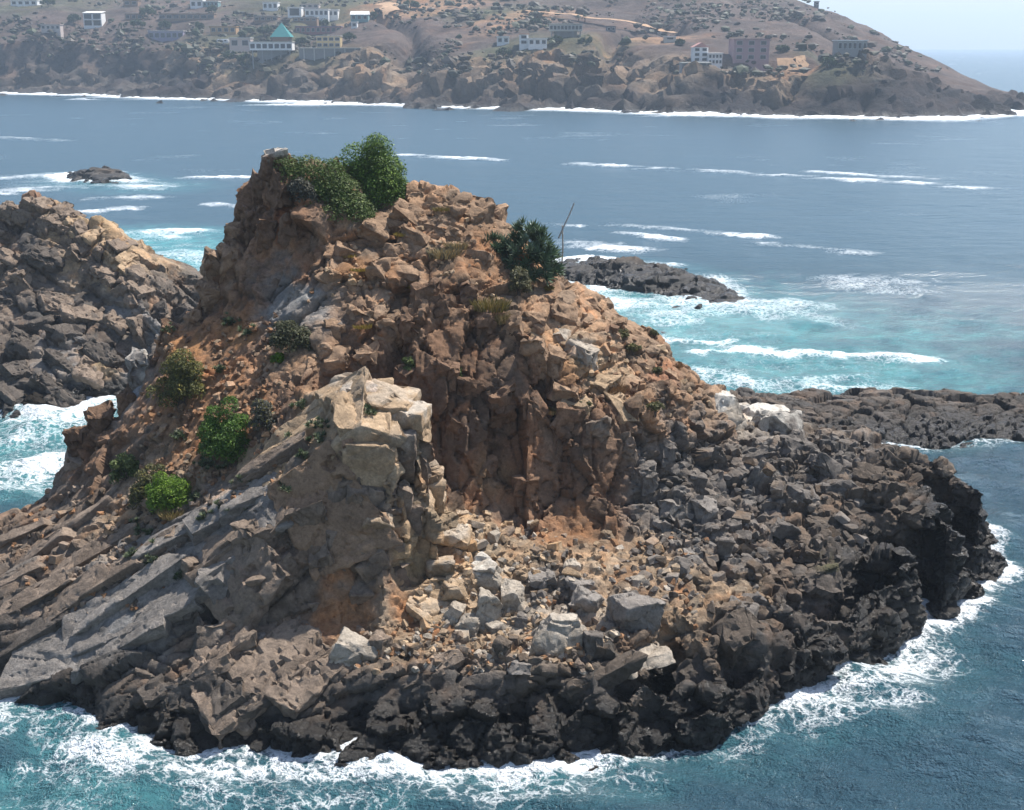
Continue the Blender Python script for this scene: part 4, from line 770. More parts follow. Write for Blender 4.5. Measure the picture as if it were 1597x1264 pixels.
for (u, v, t) in [(40, 440, 'F'), (20, 470, 'D'), (90, 470, 'F'), (130, 490, 'F'), (60, 500, 'D'), (180, 500, 'F'), (220, 510, 'F'), (270, 490, 'D'), (100, 520, 'D'), (40, 540, 'D'), (150, 545, 'D'), (200, 545, 'F'), (90, 560, 'D'), (30, 580, 'D'), (140, 580, 'F'), (180, 575, 'F'), (80, 600, 'D'), (20, 610, 'D'), (60, 630, 'W'), (100, 625, 'D'), (240, 480, 'D'), (280, 520, 'D'), (15, 360, 'F'), (15, 400, 'F'), (70, 400, 'D'), (30, 330, 'F')]:
    slab_part('block', u, v, (rg.uniform(1.8, 3.2), rg.uniform(1.3, 2.0), rg.uniform(.8, 1.3)), bed_rot(rg, OUT if u < 230 else BED, .25), 640+k, t, y=(84, 118), g=OC, cuts=6, amp=.12, cell=.7, keep=.72, lift=-.3); k += 1
# -- loose boulders: things of their own
def boulder(u, v, wpx, hpx, t, label, seed, white=0.0, flat=1.0, cuts=7, keep=.64, y=(41, 66), col=None, rz=None):
    p = hit(ISL, u, v+hpx*.35, *y); s = 1/PXM(p[1]); sz = (wpx*s*1.0, max(wpx, hpx)*s*.85*flat, hpx*s*.98)
    R = np.array(Euler((rg.normal(0, .16), rg.normal(0, .16), rz if rz is not None else rg.uniform(-.5, .5))).to_matrix())
    o = obj('boulder', rough_mesh('boulder', sz, R, seed, t, fine=.09, cuts=cuts, amp=min(.07, .045*sz[0]), cell=max(.35, sz[0]*.55), keep=keep, white=white, col=col)); o.location = Vector(p)+Vector((0, .25*sz[1], sz[2]*.08))
    prop(o, label, 'boulder', 'loose boulders on the lower bench'); return o
BOULD = [(755, 888, 64, 70, 'P', 'biggest pale boulder in the rubble, white-topped with a grey front face', .75), (684, 880, 48, 26, 'T', 'low tan boulder left of the biggest white-topped boulder', .3), (708, 830, 54, 38, 'T', 'squared tan boulder with streaked face at the top of the rubble', .45), (665, 952, 62, 34, 'T', 'flat-topped tan slab boulder at the lower left edge of the rubble', .2),
         (706, 915, 42, 42, 'T', 'peaked tan boulder just below and left of the biggest boulder', .15), (708, 955, 32, 42, 'P', 'leaning wedge boulder beside the flat-topped slab boulder', 0), (762, 948, 42, 58, 'P', 'tall split grey boulder directly below the biggest boulder', .1), (735, 972, 34, 46, 'P', 'rounded grey boulder below the wedge boulder', 0), (798, 925, 34, 52, 'P', 'upright pale boulder right of the tall split boulder', .15), (868, 985, 82, 74, 'P', 'large pale grey cracked boulder low in the middle of the bench', .2),
         (815, 962, 22, 36, 'K', 'small upright grey boulder left of the cracked boulder', 0), (772, 976, 28, 26, 'P', 'small round grey boulder between the split and cracked boulders', 0), (783, 1004, 32, 30, 'N', 'dark angular boulder on the edge below the rubble', 0), (842, 900, 54, 22, 'G', 'long flat grey boulder right of the biggest boulder', 0), (896, 907, 44, 20, 'G', 'second long flat grey boulder, further right and touching the first', 0),
         (916, 932, 46, 40, 'G', 'hollowed grey boulder left of the dark fluted block', .1), (926, 1000, 34, 48, 'K', 'smooth grey boulder right of the large cracked boulder', 0), (990, 948, 74, 70, 'G', 'dark fluted block standing on the right of the bench', 0), (542, 1008, 76, 62, 'P', 'light grey craggy boulder on the front shelf', .15), (590, 1000, 28, 44, 'F', 'brown upright boulder leaning on the craggy shelf boulder', 0), (1000, 1026, 92, 26, 'P', 'wide pale slab boulder on the right front edge of the bench', 0), (810, 1038, 38, 24, 'G', 'flat greenish grey boulder on the front lip', 0),
         (720, 803, 22, 20, 'T', 'small round tan boulder at the very top of the rubble', .2), (890, 880, 26, 20, 'P', 'small pale boulder above the long flat boulders', 0), (1000, 905, 34, 22, 'P', 'pale low boulder above the dark fluted block', 0), (715, 993, 26, 22, 'F', 'brown wedge boulder at the foot of the rubble', 0), (1160, 950, 60, 34, 'K', 'broad grey boulder near the dark right shore', 0)]
for i, (u, v, w_, h_, t, lab, wh) in enumerate(BOULD): boulder(u, v, w_, h_, t, lab, 700+i, wh, cuts=6 if w_ > 45 else 8)
# -- countless small stones: the largest as parts, the rest as one mass
def flat_ok(p, lim=1.2):
    e = .35; return max(abs(float(sample(ISL, ISL['H'], np.array([[p[0]+a, p[1]+b]]))[0])-float(sample(ISL, ISL['H'], np.array([[p[0], p[1]]]))[0])) for a, b in ((e, 0), (-e, 0), (0, e), (0, -e))) < lim*e
zones = [((640, 800, 830, 1010), 46, .24, .5, 'TTTPPY'), ((820, 840, 1060, 1020), 26, .22, .5, 'PKYFT'), ((560, 990, 960, 1040), 30, .2, .42, 'FPYN'), ((1000, 690, 1340, 930), 46, .3, .6, 'KKKN'), ((880, 480, 1100, 640), 18, .2, .42, 'RRTB'), ((500, 340, 780, 450), 16, .2, .42, 'RRT'), ((230, 500, 420, 700), 26, .18, .36, 'RSB'), ((60, 760, 320, 900), 30, .2, .45, 'FFN')]
rg = np.random.default_rng(77)
for (box, n, s0, s1, ts) in zones:
    for _ in range(n):
        u, v = rg.uniform(box[0], box[2]), rg.uniform(box[1], box[3]); p = hit(ISL, u, v, 41, 70); t = ts[rg.integers(len(ts))]
        if p[2] < .8 or p[1] > 68 or not flat_ok(p): continue
        s = rg.uniform(s0, s1); me = stone_pool(t)[rg.integers(7)]
        obj('stone', me, island, loc=p+np.array([0, .1, s*.12]), rot=rand_rot(rg, .35), sc=(s*rg.uniform(.9, 1.5), s, s*rg.uniform(.6, .95)))
def stone_mass():
    V, F, C = [], [], []; base = []
    for i in range(6):
        bm = stone_bm(np.random.default_rng(50+i), cuts=4, bevel=0); bmesh.ops.triangulate(bm, faces=bm.faces[:]); bm.verts.index_update()
        base.append((np.array([v.co for v in bm.verts]), np.array([[v.index for v in f.verts] for f in bm.faces]))); bm.free()
    n0 = 0; rg = np.random.default_rng(5)
    for (box, n, s0, s1, ts) in [((630, 790, 850, 1020), 360, .1, .26, 'TTPY'), ((820, 830, 1100, 1040), 280, .1, .26, 'PKYFS'), ((550, 980, 980, 1050), 360, .09, .24, 'FPYNS'), ((980, 660, 1400, 960), 360, .12, .3, 'KKNND'), ((860, 470, 1110, 650), 150, .08, .24, 'RRTBS'), ((480, 330, 800, 470), 150, .08, .22, 'RRTS'), ((220, 490, 440, 760), 420, .08, .22, 'RSBY'), ((20, 760, 420, 960), 300, .1, .24, 'FFNS')]:
        for _ in range(n):
            u, v = rg.uniform(box[0], box[2]), rg.uniform(box[1], box[3]); p = hit(ISL, u, v, 41, 70)
            if p[2] < .8 or p[1] > 68 or not flat_ok(p): continue
            b, f = base[rg.integers(6)]; s = rg.uniform(s0, s1); R = np.array(rand_rot(rg, .6).to_matrix()); q = (b*np.array([s*1.3, s, s*.8]))@R.T+p
            V.append(q); F.append(f+n0); n0 += len(b); c = np.array(KIND[ts[rg.integers(len(ts))]][0])*rg.uniform(.7, 1.3); C.append(np.tile(c, (len(b), 1)))
    me = mesh_np('gravel', np.concatenate(V), np.concatenate(F), ROCK, False); col_attr(me, 'Col', np.concatenate(C)); flt_attr(me, 'wet', np.zeros(n0))
    o = obj('gravel', me, island); o['kind'] = 'stuff'
stone_mass()
# ------------------------------------------------------------------ plants
def leaf_material(name, rough=.55, trans=.25):
    k = NT(name); c = k.attr('Col'); k.set(k.b.inputs['Base Color'], c); k.set(k.b.inputs['Roughness'], rough); k.set(k.b.inputs['Specular IOR Level'], .3)
    tr = k.new('ShaderNodeBsdfTranslucent'); k.set(tr.inputs['Color'], c); mx = k.new('ShaderNodeMixShader'); k.set(mx.inputs[0], trans)
    k.t.links.new(k.b.outputs[0], mx.inputs[1]); k.t.links.new(tr.outputs[0], mx.inputs[2]); k.t.links.new(mx.outputs[0], k.out.inputs['Surface']); return k.m
LEAF = leaf_material('leaf'); DRY = leaf_material('dry_blade', .8, .15); FLESH = leaf_material('fleshy_leaf', .45, .08)
def plain(name, c, rough=.8, sc=8.0, var=.35, metal=0.0):
    k = NT(name); n = k.noise(sc, 4, .65, k.obj()); f = k.maprange(n, .3, .7, 1-var, 1+var, False)
    k.set(k.b.inputs['Base Color'], k.mix(1.0, c4(c), k.new('ShaderNodeCombineColor', Red=f, Green=f, Blue=f).outputs[0], 'MULTIPLY')); k.set(k.b.inputs['Roughness'], rough); k.set(k.b.inputs['Metallic'], metal); return k.m
TWIG = plain('twig_bark', (.10, .075, .055)); 
def tube(pts, r0, r1, n=6):
    """tapered tube along a polyline: verts, quads"""
    pts = [Vector(p) for p in pts]; V, F = [], []
    for i, p in enumerate(pts):
        d = (pts[min(i+1, len(pts)-1)]-pts[max(i-1, 0)]).normalized(); a = d.orthogonal().normalized(); b = d.cross(a); r = r0+(r1-r0)*i/(len(pts)-1)
        for j in range(n): t = 2*math.pi*j/n; V.append(p+(a*math.cos(t)+b*math.sin(t))*r)
    for i in range(len(pts)-1):
        for j in range(n): F.append((i*n+j, i*n+(j+1) % n, (i+1)*n+(j+1) % n, (i+1)*n+j))
    F += [tuple(range(n))[::-1], tuple(range((len(pts)-1)*n, len(pts)*n))]
    return V, F
def pymesh(name, parts, mat, smooth=False):
    V, F = [], []
    for v, f in parts:
        o = len(V); V += [tuple(x) for x in v]; F += [tuple(i+o for i in q) for q in f]
    me = bpy.data.meshes.new(name); me.from_pydata(V, [], F); me.materials.append(mat)
    if smooth: me.polygons.foreach_set('use_smooth', np.ones(len(F), bool))
    return me
def leaves(C, N, size, col, rg, aspect=1.9, jitter=.9, varc=.3):
    """diamond leaves at centres C, facing roughly along N"""
    n = len(C); d = N + rg.normal(0, jitter, (n, 3)); d /= np.linalg.norm(d, axis=1, keepdims=True)+1e-9
    a = np.cross(d, rg.normal(0, 1, (n, 3))); a /= np.linalg.norm(a, axis=1, keepdims=True)+1e-9; b = np.cross(d, a); s = (size*rg.uniform(.6, 1.3, n))[:, None]
    V = np.stack([C-a*s*.5*aspect, C+b*s*.4+d*s*.12, C+a*s*.5*aspect, C-b*s*.4+d*s*.12], 1).reshape(-1, 3)
    F = np.arange(4*n).reshape(n, 4); cc = np.asarray(col, np.float32)
    if cc.ndim == 1: cc = np.tile(cc, (n, 1))
    cc = cc*rg.uniform(1-varc, 1+varc, (n, 1)); return V, F, np.repeat(cc, 4, 0)
def lobes(rg, R, n, bot=-.2):
    """clumps of foliage over an ellipsoid"""
    out = []
    for i in range(n):
        d = rg.normal(0, 1, 3); d[2] = abs(d[2])*1.0+bot*.4; d /= np.linalg.norm(d); out.append((d*R*rg.uniform(.62, .86), rg.uniform(.30, .46)*min(R)*1.0))
    return out
def bush(name, label, base, R, seed, cols, n_leaf, size=.10, group='shrubs on the island', cat='bush', lean=(0, 0), extra=(), mat=None, jitter=.6, nl=26):
    rg = np.random.default_rng(seed); R = np.array(R, float); root = empty(name, base); prop(root, label, cat, group)
    LB = lobes(rg, R, nl) + [(np.array([0, 0, R[2]*.25]), min(R)*.7)] + list(extra)
    Cs, Ns, Cc = [], [], []; per = np.array([l[1]**2 for l in LB]); per = (per/per.sum()*n_leaf).astype(int)
    for (c, r), k in zip(LB, per):
        d = rg.normal(0, 1, (k, 3)); d /= np.linalg.norm(d, axis=1, keepdims=True); d[:, 2] = np.where(d[:, 2] < -.5, -d[:, 2], d[:, 2]); rad = r*(1-.30*rg.random(k)**2)*(1+.06*rg.normal(0, 1, k))
        p = c+d*rad[:, None]; p[:, 0] += lean[0]*p[:, 2]; p[:, 1] += lean[1]*p[:, 2]
        Cs.append(p); Ns.append(d*.8+np.array([0, 0, .45])); t = rg.random(); base_c = np.array(cols[0])*(1-t)+np.array(cols[1])*t
        young = (rg.random(k) < .18)[:, None]; cc = np.where(young, np.array(cols[-1]), base_c); Cc.append(cc)
    Cs, Ns, Cc = np.concatenate(Cs), np.concatenate(Ns), np.concatenate(Cc)
    V, F, C = leaves(Cs, Ns, size, Cc, rg, jitter=jitter); me = mesh_np('crown', V, F, mat or LEAF, False); col_attr(me, 'Col', C); obj('crown', me, root)
    parts = []
    for i in range(9):
        c, r = LB[rg.integers(len(LB))]; q = c*.9; q = q+np.array([lean[0]*q[2], lean[1]*q[2], 0]); parts.append(tube([(rg.normal(0, .06), rg.normal(0, .06), -.3), q*.5+rg.normal(0, .05, 3), q], .05*min(R), .012, 5))
    obj('stem', pymesh('stem', parts, TWIG), root); return root
G1 = ((.065, .120, .020), (.105, .180, .030), (.20, .30, .045)); G2 = ((.07, .10, .032), (.115, .15, .045), (.18, .22, .07)); GREY = ((.085, .085, .065), (.13, .13, .10), (.17, .16, .11))
OLIVE = ((.07, .075, .03), (.11, .11, .04), (.19, .17, .05)); LIME = ((.08, .16, .012), (.13, .23, .018), (.20, .30, .03)); YEL = ((.22, .17, .04), (.30, .22, .05), (.40, .30, .06)); STRAW = ((.30, .22, .10), (.38, .29, .14), (.24, .17, .07)); BRN = ((.26, .16, .08), (.32, .20, .10), (.20, .12, .06))
def on(u, v, y=(42, 68)): return hit(ISL, u, v, *y)
bush('bush', 'largest dark green bush, tall and rounded, on the summit skyline', at(592, 300, 62.6)-np.array([0, 0, .3]), (1.35, 1.3, 2.75), 1, G1, 24000, .078, lean=(-.06, .05), extra=[(np.array([-1.0, .1, 1.9]), .75), (np.array([-1.9, 0, 1.5]), .5), (np.array([.75, -.1, .5]), .75), (np.array([.5, -.2, 1.3]), .9), (np.array([-1.4, 0, 1.2]), .6), (np.array([.1, 0, 2.3]), .8), (np.array([.95, -.1, 0.0]), .45), (np.array([-.5, 0, 1.5]), .9), (np.array([-.4, -.2, .7]), .9)], nl=70)
bush('bush', 'long dark green bush sprawling down the summit left of the tallest bush', at(530, 325, 61.0)-np.array([0, 0, .4]), (1.9, 1.3, 2.0), 2, (G1[0], G2[1], G2[2]), 22000, .078, lean=(-.30, .1), extra=[(np.array([-.9, .2, 1.6]), .85), (np.array([0, -.1, 1.5]), .9), (np.array([.5, -.2, 1.0]), .9), (np.array([-1.6, .2, 1.7]), .7), (np.array([.3, 0, 2.0]), .7), (np.array([-1.4, .3, 2.1]), .7), (np.array([-.6, .1, 2.2]), .7), (np.array([.9, -.3, .35]), .8), (np.array([1.1, -.4, .0]), .6), (np.array([-2.0, .3, 2.3]), .45)], nl=70)
bush('shrub', 'grey-green dry shrub against the whitened summit rock', at(475, 312, 60.6), (.75, .7, 1.3), 3, GREY, 3200, .09, cat='shrub')
bush('shrub', 'dull green shrub in the gully below the lichened grey slab', on(455, 540), (1.15, .9, 1.1), 4, ((.05, .055, .03), (.08, .085, .04), (.12, .12, .05)), 5500, .07, cat='shrub')
bush('shrub', 'small bright green shrub just under the dull gully shrub', on(434, 564), (.35, .3, .42), 5, LIME, 700, .08, cat='shrub', nl=10)
bush('shrub', 'green and yellow shrub on the upper left soil slope', on(282, 628), (1.4, 1.0, 2.3), 6, ((.085, .095, .03), (.14, .14, .04), (.26, .22, .05)), 9000, .075, cat='shrub', extra=[(np.array([.2, -.2, 1.9]), .6)])
bush('bush', 'bright green tall bush with a yellow patch, left of the upper slab', on(348, 706), (1.15, .95, 2.6), 7, ((.045, .10, .012), (.085, .17, .02), (.13, .22, .03)), 12000, .068, lean=(.12, .1), extra=[(np.array([-.3, -.3, .4]), .7), (np.array([.35, -.3, .9]), .6)], nl=30)
bush('shrub', 'yellow flowering shrub at the foot of the bright green tall bush', on(377, 688), (.38, .3, .45), 8, YEL, 900, .07, cat='shrub', nl=12)
bush('shrub', 'olive twiggy shrub right of the bright green tall bush', on(412, 668), (.75, .6, 1.25), 9, GREY[:2]+(OLIVE[2],), 3000, .08, cat='shrub')
bush('bush', 'round lime green bush, brightest on the left slope', on(266, 786), (.92, .85, 1.45), 10, LIME, 12000, .05, jitter=.5, nl=40)
bush('bush', 'olive bush directly behind the round lime green bush', on(226, 780), (.95, .7, 1.8), 11, OLIVE, 5000, .07, lean=(.3, .1))
bush('shrub', 'dark shrub under the small dark knob above the channel', on(198, 745), (.7, .6, 1.1), 12, G2, 2600, .09, cat='shrub')
bush('shrub', 'olive shrub at the foot of the spiky rosette clump', on(808, 452), (.62, .5, 1.15), 13, ((.10, .10, .055), (.15, .14, .07), (.20, .18, .08)), 2600, .08, cat='shrub')
bush('shrub', 'dark green shrub growing in the deep cleft of the cliff', on(636, 585), (.35, .3, .9), 14, G2, 900, .09, cat='shrub', nl=12)
bush('shrub', 'small dark green shrub hanging on the middle of the cliff', on(713, 588), (.22, .2, .6), 15, G2, 500, .08, cat='shrub', nl=8)
bush('shrub', 'yellow flowering shrub between rosette clump and cliff lip', on(853, 452), (.30, .25, .3), 16, YEL, 500, .07, cat='shrub', nl=8)
for i, (u, v, s, lab) in enumerate([(988, 546, .3, 'upper green cushion shrub on the right ridge'), (1025, 583, .28, 'middle green cushion shrub on the right ridge'), (1020, 640, .36, 'yellow-green cushion shrub on the right cliff lip'), (968, 523, .3, 'faint cushion shrub below the whitened boulders'), (912, 636, .26, 'green cushion shrub over the middle of the cliff lip'), (1018, 522, .22, 'tiny cushion shrub on the right skyline')]):
    bush('shrub', lab, on(u, v), (s*1.4, s, s*1.1), 20+i, OLIVE, 500, .07, cat='shrub', nl=9)
def tuft(label, base, r, h, n, cols, seed, group='dry grass tufts on the island', droop=.5):
    rg = np.random.default_rng(seed); V, C = [], []
    for i in range(n):
        a = rg.uniform(0, 6.28); q = rg.random()**.6*r; b0 = np.array([math.cos(a)*q, math.sin(a)*q, -.1]); L = h*.62*rg.uniform(.5, 1.1); d = np.array([math.cos(a), math.sin(a), 0])*rg.uniform(.1, droop)+rg.normal(0, .12, 3); d[2] = 1; d /= np.linalg.norm(d)
        s = np.cross(d, rg.normal(0, 1, 3)); s /= np.linalg.norm(s)+1e-9; w_ = rg.uniform(.012, .026); m = b0+d*L*.55; t = b0+d*L+np.array([d[0], d[1], -.35])*L*.25
        V += [b0-s*w_, b0+s*w_, m+s*w_*.8, m-s*w_*.8, m-s*w_*.8, m+s*w_*.8, t+s*.004, t-s*.004]; c = np.array(cols[rg.integers(3)])*rg.uniform(.75, 1.25); C += [c]*8
    root = empty('grass_tuft', base); prop(root, label, 'grass tuft', group); me = mesh_np('blades', V, np.arange(len(V)).reshape(-1, 4), DRY, False); col_attr(me, 'Col', C); o = obj('blades', me, root); o['kind'] = 'stuff'; return root
for i, (u, v, r, h, n, c, lab) in enumerate([(765, 480, .8, .9, 900, (STRAW[0], YEL[0], OLIVE[1]), 'big straw-yellow tuft spilling over the cliff lip'), (780, 500, .5, .8, 500, (STRAW[1], OLIVE[1], STRAW[0]), 'straw tuft hanging just below the big yellow one'), (692, 398, .7, .8, 700, (STRAW[0], GREY[1], STRAW[1]), 'grey straw tuft beside the dark cleft rock on the crown'), (712, 385, .5, .6, 400, (STRAW[1], STRAW[0], GREY[2]), 'pale straw tuft right of the grey one on the crown'), (268, 803, .5, .6, 500, (STRAW[0], STRAW[1], OLIVE[2]), 'straw tuft below the round lime green bush'), (957, 610, .5, .75, 700, BRN, 'rust brown round tuft on the right of the crown'), (565, 508, .4, .3, 300, YEL, 'yellow tuft above the pinnacle'), (565, 418, .6, .25, 320, YEL, 'long yellow tuft on the upper rubble'), (640, 446, .25, .35, 180, YEL, 'small yellow tuft on the cliff lip near the cleft'), (690, 325, .5, .35, 320, (STRAW[0], OLIVE[2], STRAW[2]), 'olive straw tuft near the skyline right of the tallest bush'), (860, 640, .5, .4, 300, (BRN[0], YEL[0], STRAW[0]), 'orange brown tuft at the right end of the cliff lip'), (1055, 570, .3, .35, 220, BRN, 'small rust tuft close to the right skyline'), (625, 365, .3, .3, 200, YEL, 'yellow tuft left of the crown slabs'), (545, 398, .3, .25, 180, YEL, 'small yellow tuft under the long summit bush')]):
    tuft(lab, on(u, v), r, h, n, c, 60+i)
def rosette(rg, c, axis, L, n, col, wid=.10, up=.55):
    """pointed fleshy leaves round an axis: folded blades"""
    ax = np.array(axis, float); ax /= np.linalg.norm(ax); a = np.cross(ax, [.3, .9, .1]); a /= np.linalg.norm(a); b = np.cross(ax, a); V, F, C = [], [], []
    for i in range(n):
        t = i*2.39996; e = up*(1-.75*i/n)+.12; o = a*math.cos(t)+b*math.sin(t); d = o*math.sin(e*1.75)+ax*math.cos(e*1.75); s = np.cross(d, ax); s /= np.linalg.norm(s)+1e-9; l = L*rg.uniform(.8, 1.1); w_ = wid*L
        p0, p1, p2 = c, c+d*l*.5+ax*.02, c+d*l+ax*l*.12; k = len(V); g = ax*w_*.35
        V += [p0-s*w_*.6, p0-g, p0+s*w_*.6, p1-s*w_, p1-g, p1+s*w_, p2]; F += [(k, k+1, k+4, k+3), (k+1, k+2, k+5, k+4), (k+3, k+4, k+6, k+6), (k+4, k+5, k+6, k+6)]; C += [np.array(col)*rg.uniform(.75, 1.3)]*7
    return V, F, C
def rosettes(name, label, cat, base, items, col, L, n, group, seed, mat=FLESH, wid=.10, up=.55, each=False):
    rg = np.random.default_rng(seed); root = empty(name, base); prop(root, label, cat, group); V, T, C = [], [], []
    for (c, ax) in items:
        v, f, cc = rosette(rg, np.array(c), ax, L*rg.uniform(.8, 1.15), n, np.array(col[0])+(np.array(col[1])-np.array(col[0]))*rg.random(), wid, up)
        tri = []
        for q in f: tri += [(q[0], q[1], q[2]), (q[0], q[2], q[3])] if q[2] != q[3] else [(q[0], q[1], q[2])]
        if each:
            me = mesh_np('rosette', v, tri, mat, False); col_attr(me, 'Col', cc); obj('rosette', me, root)
        else:
            o = len(V); V += list(v); C += cc; T += [tuple(i+o for i in q) for q in tri]
    if V: me = mesh_np('rosettes', V, T, mat, False); col_attr(me, 'Col', C); obj('rosettes', me, root)
    return root
rg = np.random.default_rng(4); items = []; bc = at(822, 432, 60.6); W_, H_ = 1.5, 2.5
for i in range(150):
    d = rg.normal(0, 1, 3); d[2] = abs(d[2]); d[1] -= .35; d /= np.linalg.norm(d); items.append((d*np.array([W_, 1.2, H_])*rg.uniform(.62, 1.0)+np.array([.05, 0, .1]), d+np.array([0, 0, .5])))
for i in range(14):
    d = rg.normal(0, 1, 3); d[2] = abs(d[2]); d[1] -= .35; d /= np.linalg.norm(d); items.append((d*np.array([.6, .5, .6])+np.array([-1.55, 0, 1.2]), d+np.array([0, 0, .5])))
rosettes('rosette_plant', 'big clump of spiky dark green rosettes on the right shoulder', 'succulent', bc, items, ((.050, .090, .040), (.10, .14, .08)), .46, 16, 'rosette plants on the island', 4, wid=.085, up=.62, each=True)
SUC = [(500, 668, .5, 9, 'leafy green succulent in the crack behind the pinnacle cap'), (497, 692, .45, 7, 'green succulent in the crack left of the pinnacle cap'), (323, 728, .5, 10, 'grey-green succulent cushion below the bright green tall bush'), (281, 686, .4, 7, 'grey-green succulent on bare soil left of the bright green tall bush'), (375, 756, .4, 7, 'green succulent at the top edge of the lower slabs'), (378, 800, .5, 8, 'dark succulent on the outer lip of the lower slabs'), (325, 812, .45, 8, 'wide green succulent in the middle of the lower slabs'), (345, 797, .3, 5, 'small succulent above the wide green one on the lower slabs'), (285, 905, .3, 5, 'lone succulent on the steep face under the lower slabs'), (240, 884, .35, 6, 'lowest leafy succulent out on the long grey slabs'), (208, 873, .3, 5, 'leftmost succulent on the long grey slabs'), (245, 855, .3, 4, 'small succulent in a joint of the long grey slabs'), (358, 508, .45, 8, 'dark round succulent on the orange soil near the summit'), (386, 522, .4, 7, 'second dark succulent on the orange soil, nearer the grey slab'), (345, 582, .3, 6, 'pale succulent on the soil beside the yellow-green shrub'), (580, 648, .25, 4, 'tiny succulent on the pinnacle cap'), (470, 640, .3, 5, 'succulent at the top of the upper slab'), (455, 690, .3, 6, 'succulent in the middle crack of the upper slab'), (472, 715, .25, 5, 'succulent at the lower edge of the upper slab'), (225, 835, .35, 6, 'grey-green succulent left below the straw tuft'), (205, 825, .35, 6, 'grey-green succulent at the start of the dark rubble'), (300, 782, .35, 6, 'succulent right of the round lime green bush'), (350, 735, .3, 6, 'succulent on the soil above the lower slabs'), (262, 520, .25, 4, 'small succulent on the left soil edge'), (440, 770, .25, 4, 'succulent in the notch between the two slabs')]
for i, (u, v, r, n, lab) in enumerate(SUC):
    rg = np.random.default_rng(300+i); it = [(np.array([rg.normal(0, r*.5), rg.normal(0, r*.35), abs(rg.normal(.12, .12))]), (rg.normal(0, .3), rg.normal(0, .3)-.2, 1)) for _ in range(n*2)]
    rosettes('succulent', lab, 'succulent', on(u, v), it, ((.06, .085, .035), (.12, .14, .075)), .2, 11, 'low succulents on the slabs and soil', 300+i, wid=.16, up=.6)
# ------------------------------------------------------------------ weathered pole and gulls
pl = empty('pole', at(877, 412, 61.8)); prop(pl, 'thin weathered pole leaning up beside the spiky rosette clump', 'pole'); b0 = at(877, 412, 61.8)
obj('upright', pymesh('upright', [tube([at(876, 420, 61.8)-b0, at(878, 385, 61.8)-b0, at(877, 352, 61.8)-b0], .04, .034)], plain('bleached_wood', (.42, .39, .35))), pl)
obj('leaning_stick', pymesh('leaning_stick', [tube([at(871, 372, 61.6)-b0, at(880, 352, 61.7)-b0, at(888, 335, 61.8)-b0, at(895.5, 317, 61.8)-b0], .045, .032)], bpy.data.materials['bleached_wood']), pl)
def gull(label, p, rz, wing_l, wing_r, grey, s=1.0):
    root = empty('gull', p, rz); prop(root, label, 'bird', 'gulls by the right skyline'); wm = bpy.data.materials.get('feather_white') or plain('feather_white', (.72, .72, .72), .7, 8, .1); gm = bpy.data.materials.get('feather_grey') or plain('feather_grey', (.16, .16, .17), .7, 8, .2)
    prof = [(-.26, .012), (-.2, .035), (-.1, .07), (.02, .085), (.12, .065), (.17, .045), (.22, .05), (.26, .04), (.285, .012)]; V, F = [], []
    for x, r in prof:
        for j in range(8): t = j*math.pi/4; V.append((x*s, r*math.cos(t)*s, (r*math.sin(t)+(.02 if x > .15 else 0))*s))
    for i in range(len(prof)-1):
        for j in range(8): F.append((i*8+j, i*8+(j+1) % 8, (i+1)*8+(j+1) % 8, (i+1)*8+j))
    F += [tuple(range(8))[::-1], tuple(range(len(prof)*8-8, len(prof)*8))]
    body = obj('body', pymesh('body', [(V, F)], gm if grey else wm, True), root)
    obj('beak', pymesh('beak', [tube([(.28*s, 0, .02*s), (.34*s, 0, .005*s)], .014*s, .003*s, 5)], plain('beak_yellow', (.5, .32, .05))), root)
    for sd, up in ((1, wing_l), (-1, wing_r)):
        pr = [(.10, .05, 0, -.08), (.11, .25, up*.6, -.06), (.02, .48, up, -.10), (-.14, .66, up*.8, -.16)]; V, F = [], []
        for (x, y, z, b) in pr: V += [(x*s, y*sd*s, z*s), (b*s, y*sd*s, (z-.012)*s), (x*s, y*sd*s, (z-.018)*s)]
        for i in range(3):
            a = i*3; F += [(a, a+3, a+4, a+1), (a+1, a+4, a+5, a+2), (a+2, a+5, a+3, a)]
        F += [(0, 1, 2), (9, 11, 10)]; obj('wing', pymesh('wing', [(V, F)], gm), root)
    tl = obj('tail', pymesh('tail', [([(-.24*s, -.03*s, 0), (-.24*s, .03*s, 0), (-.38*s, .07*s, -.01*s), (-.38*s, -.07*s, -.01*s), (-.24*s, 0, .02*s)], [(0, 3, 2, 1), (0, 4, 3), (1, 2, 4), (2, 3, 4)])], gm), root); return root
gull('grey gull gliding with raised wing just off the right skyline', at(1014, 516, 66), 2.5, .30, -.05, True, 1.0)
gull('small dark gull flying low right of the gliding gull', at(1034, 519, 74), .2, .05, .05, True, .55)

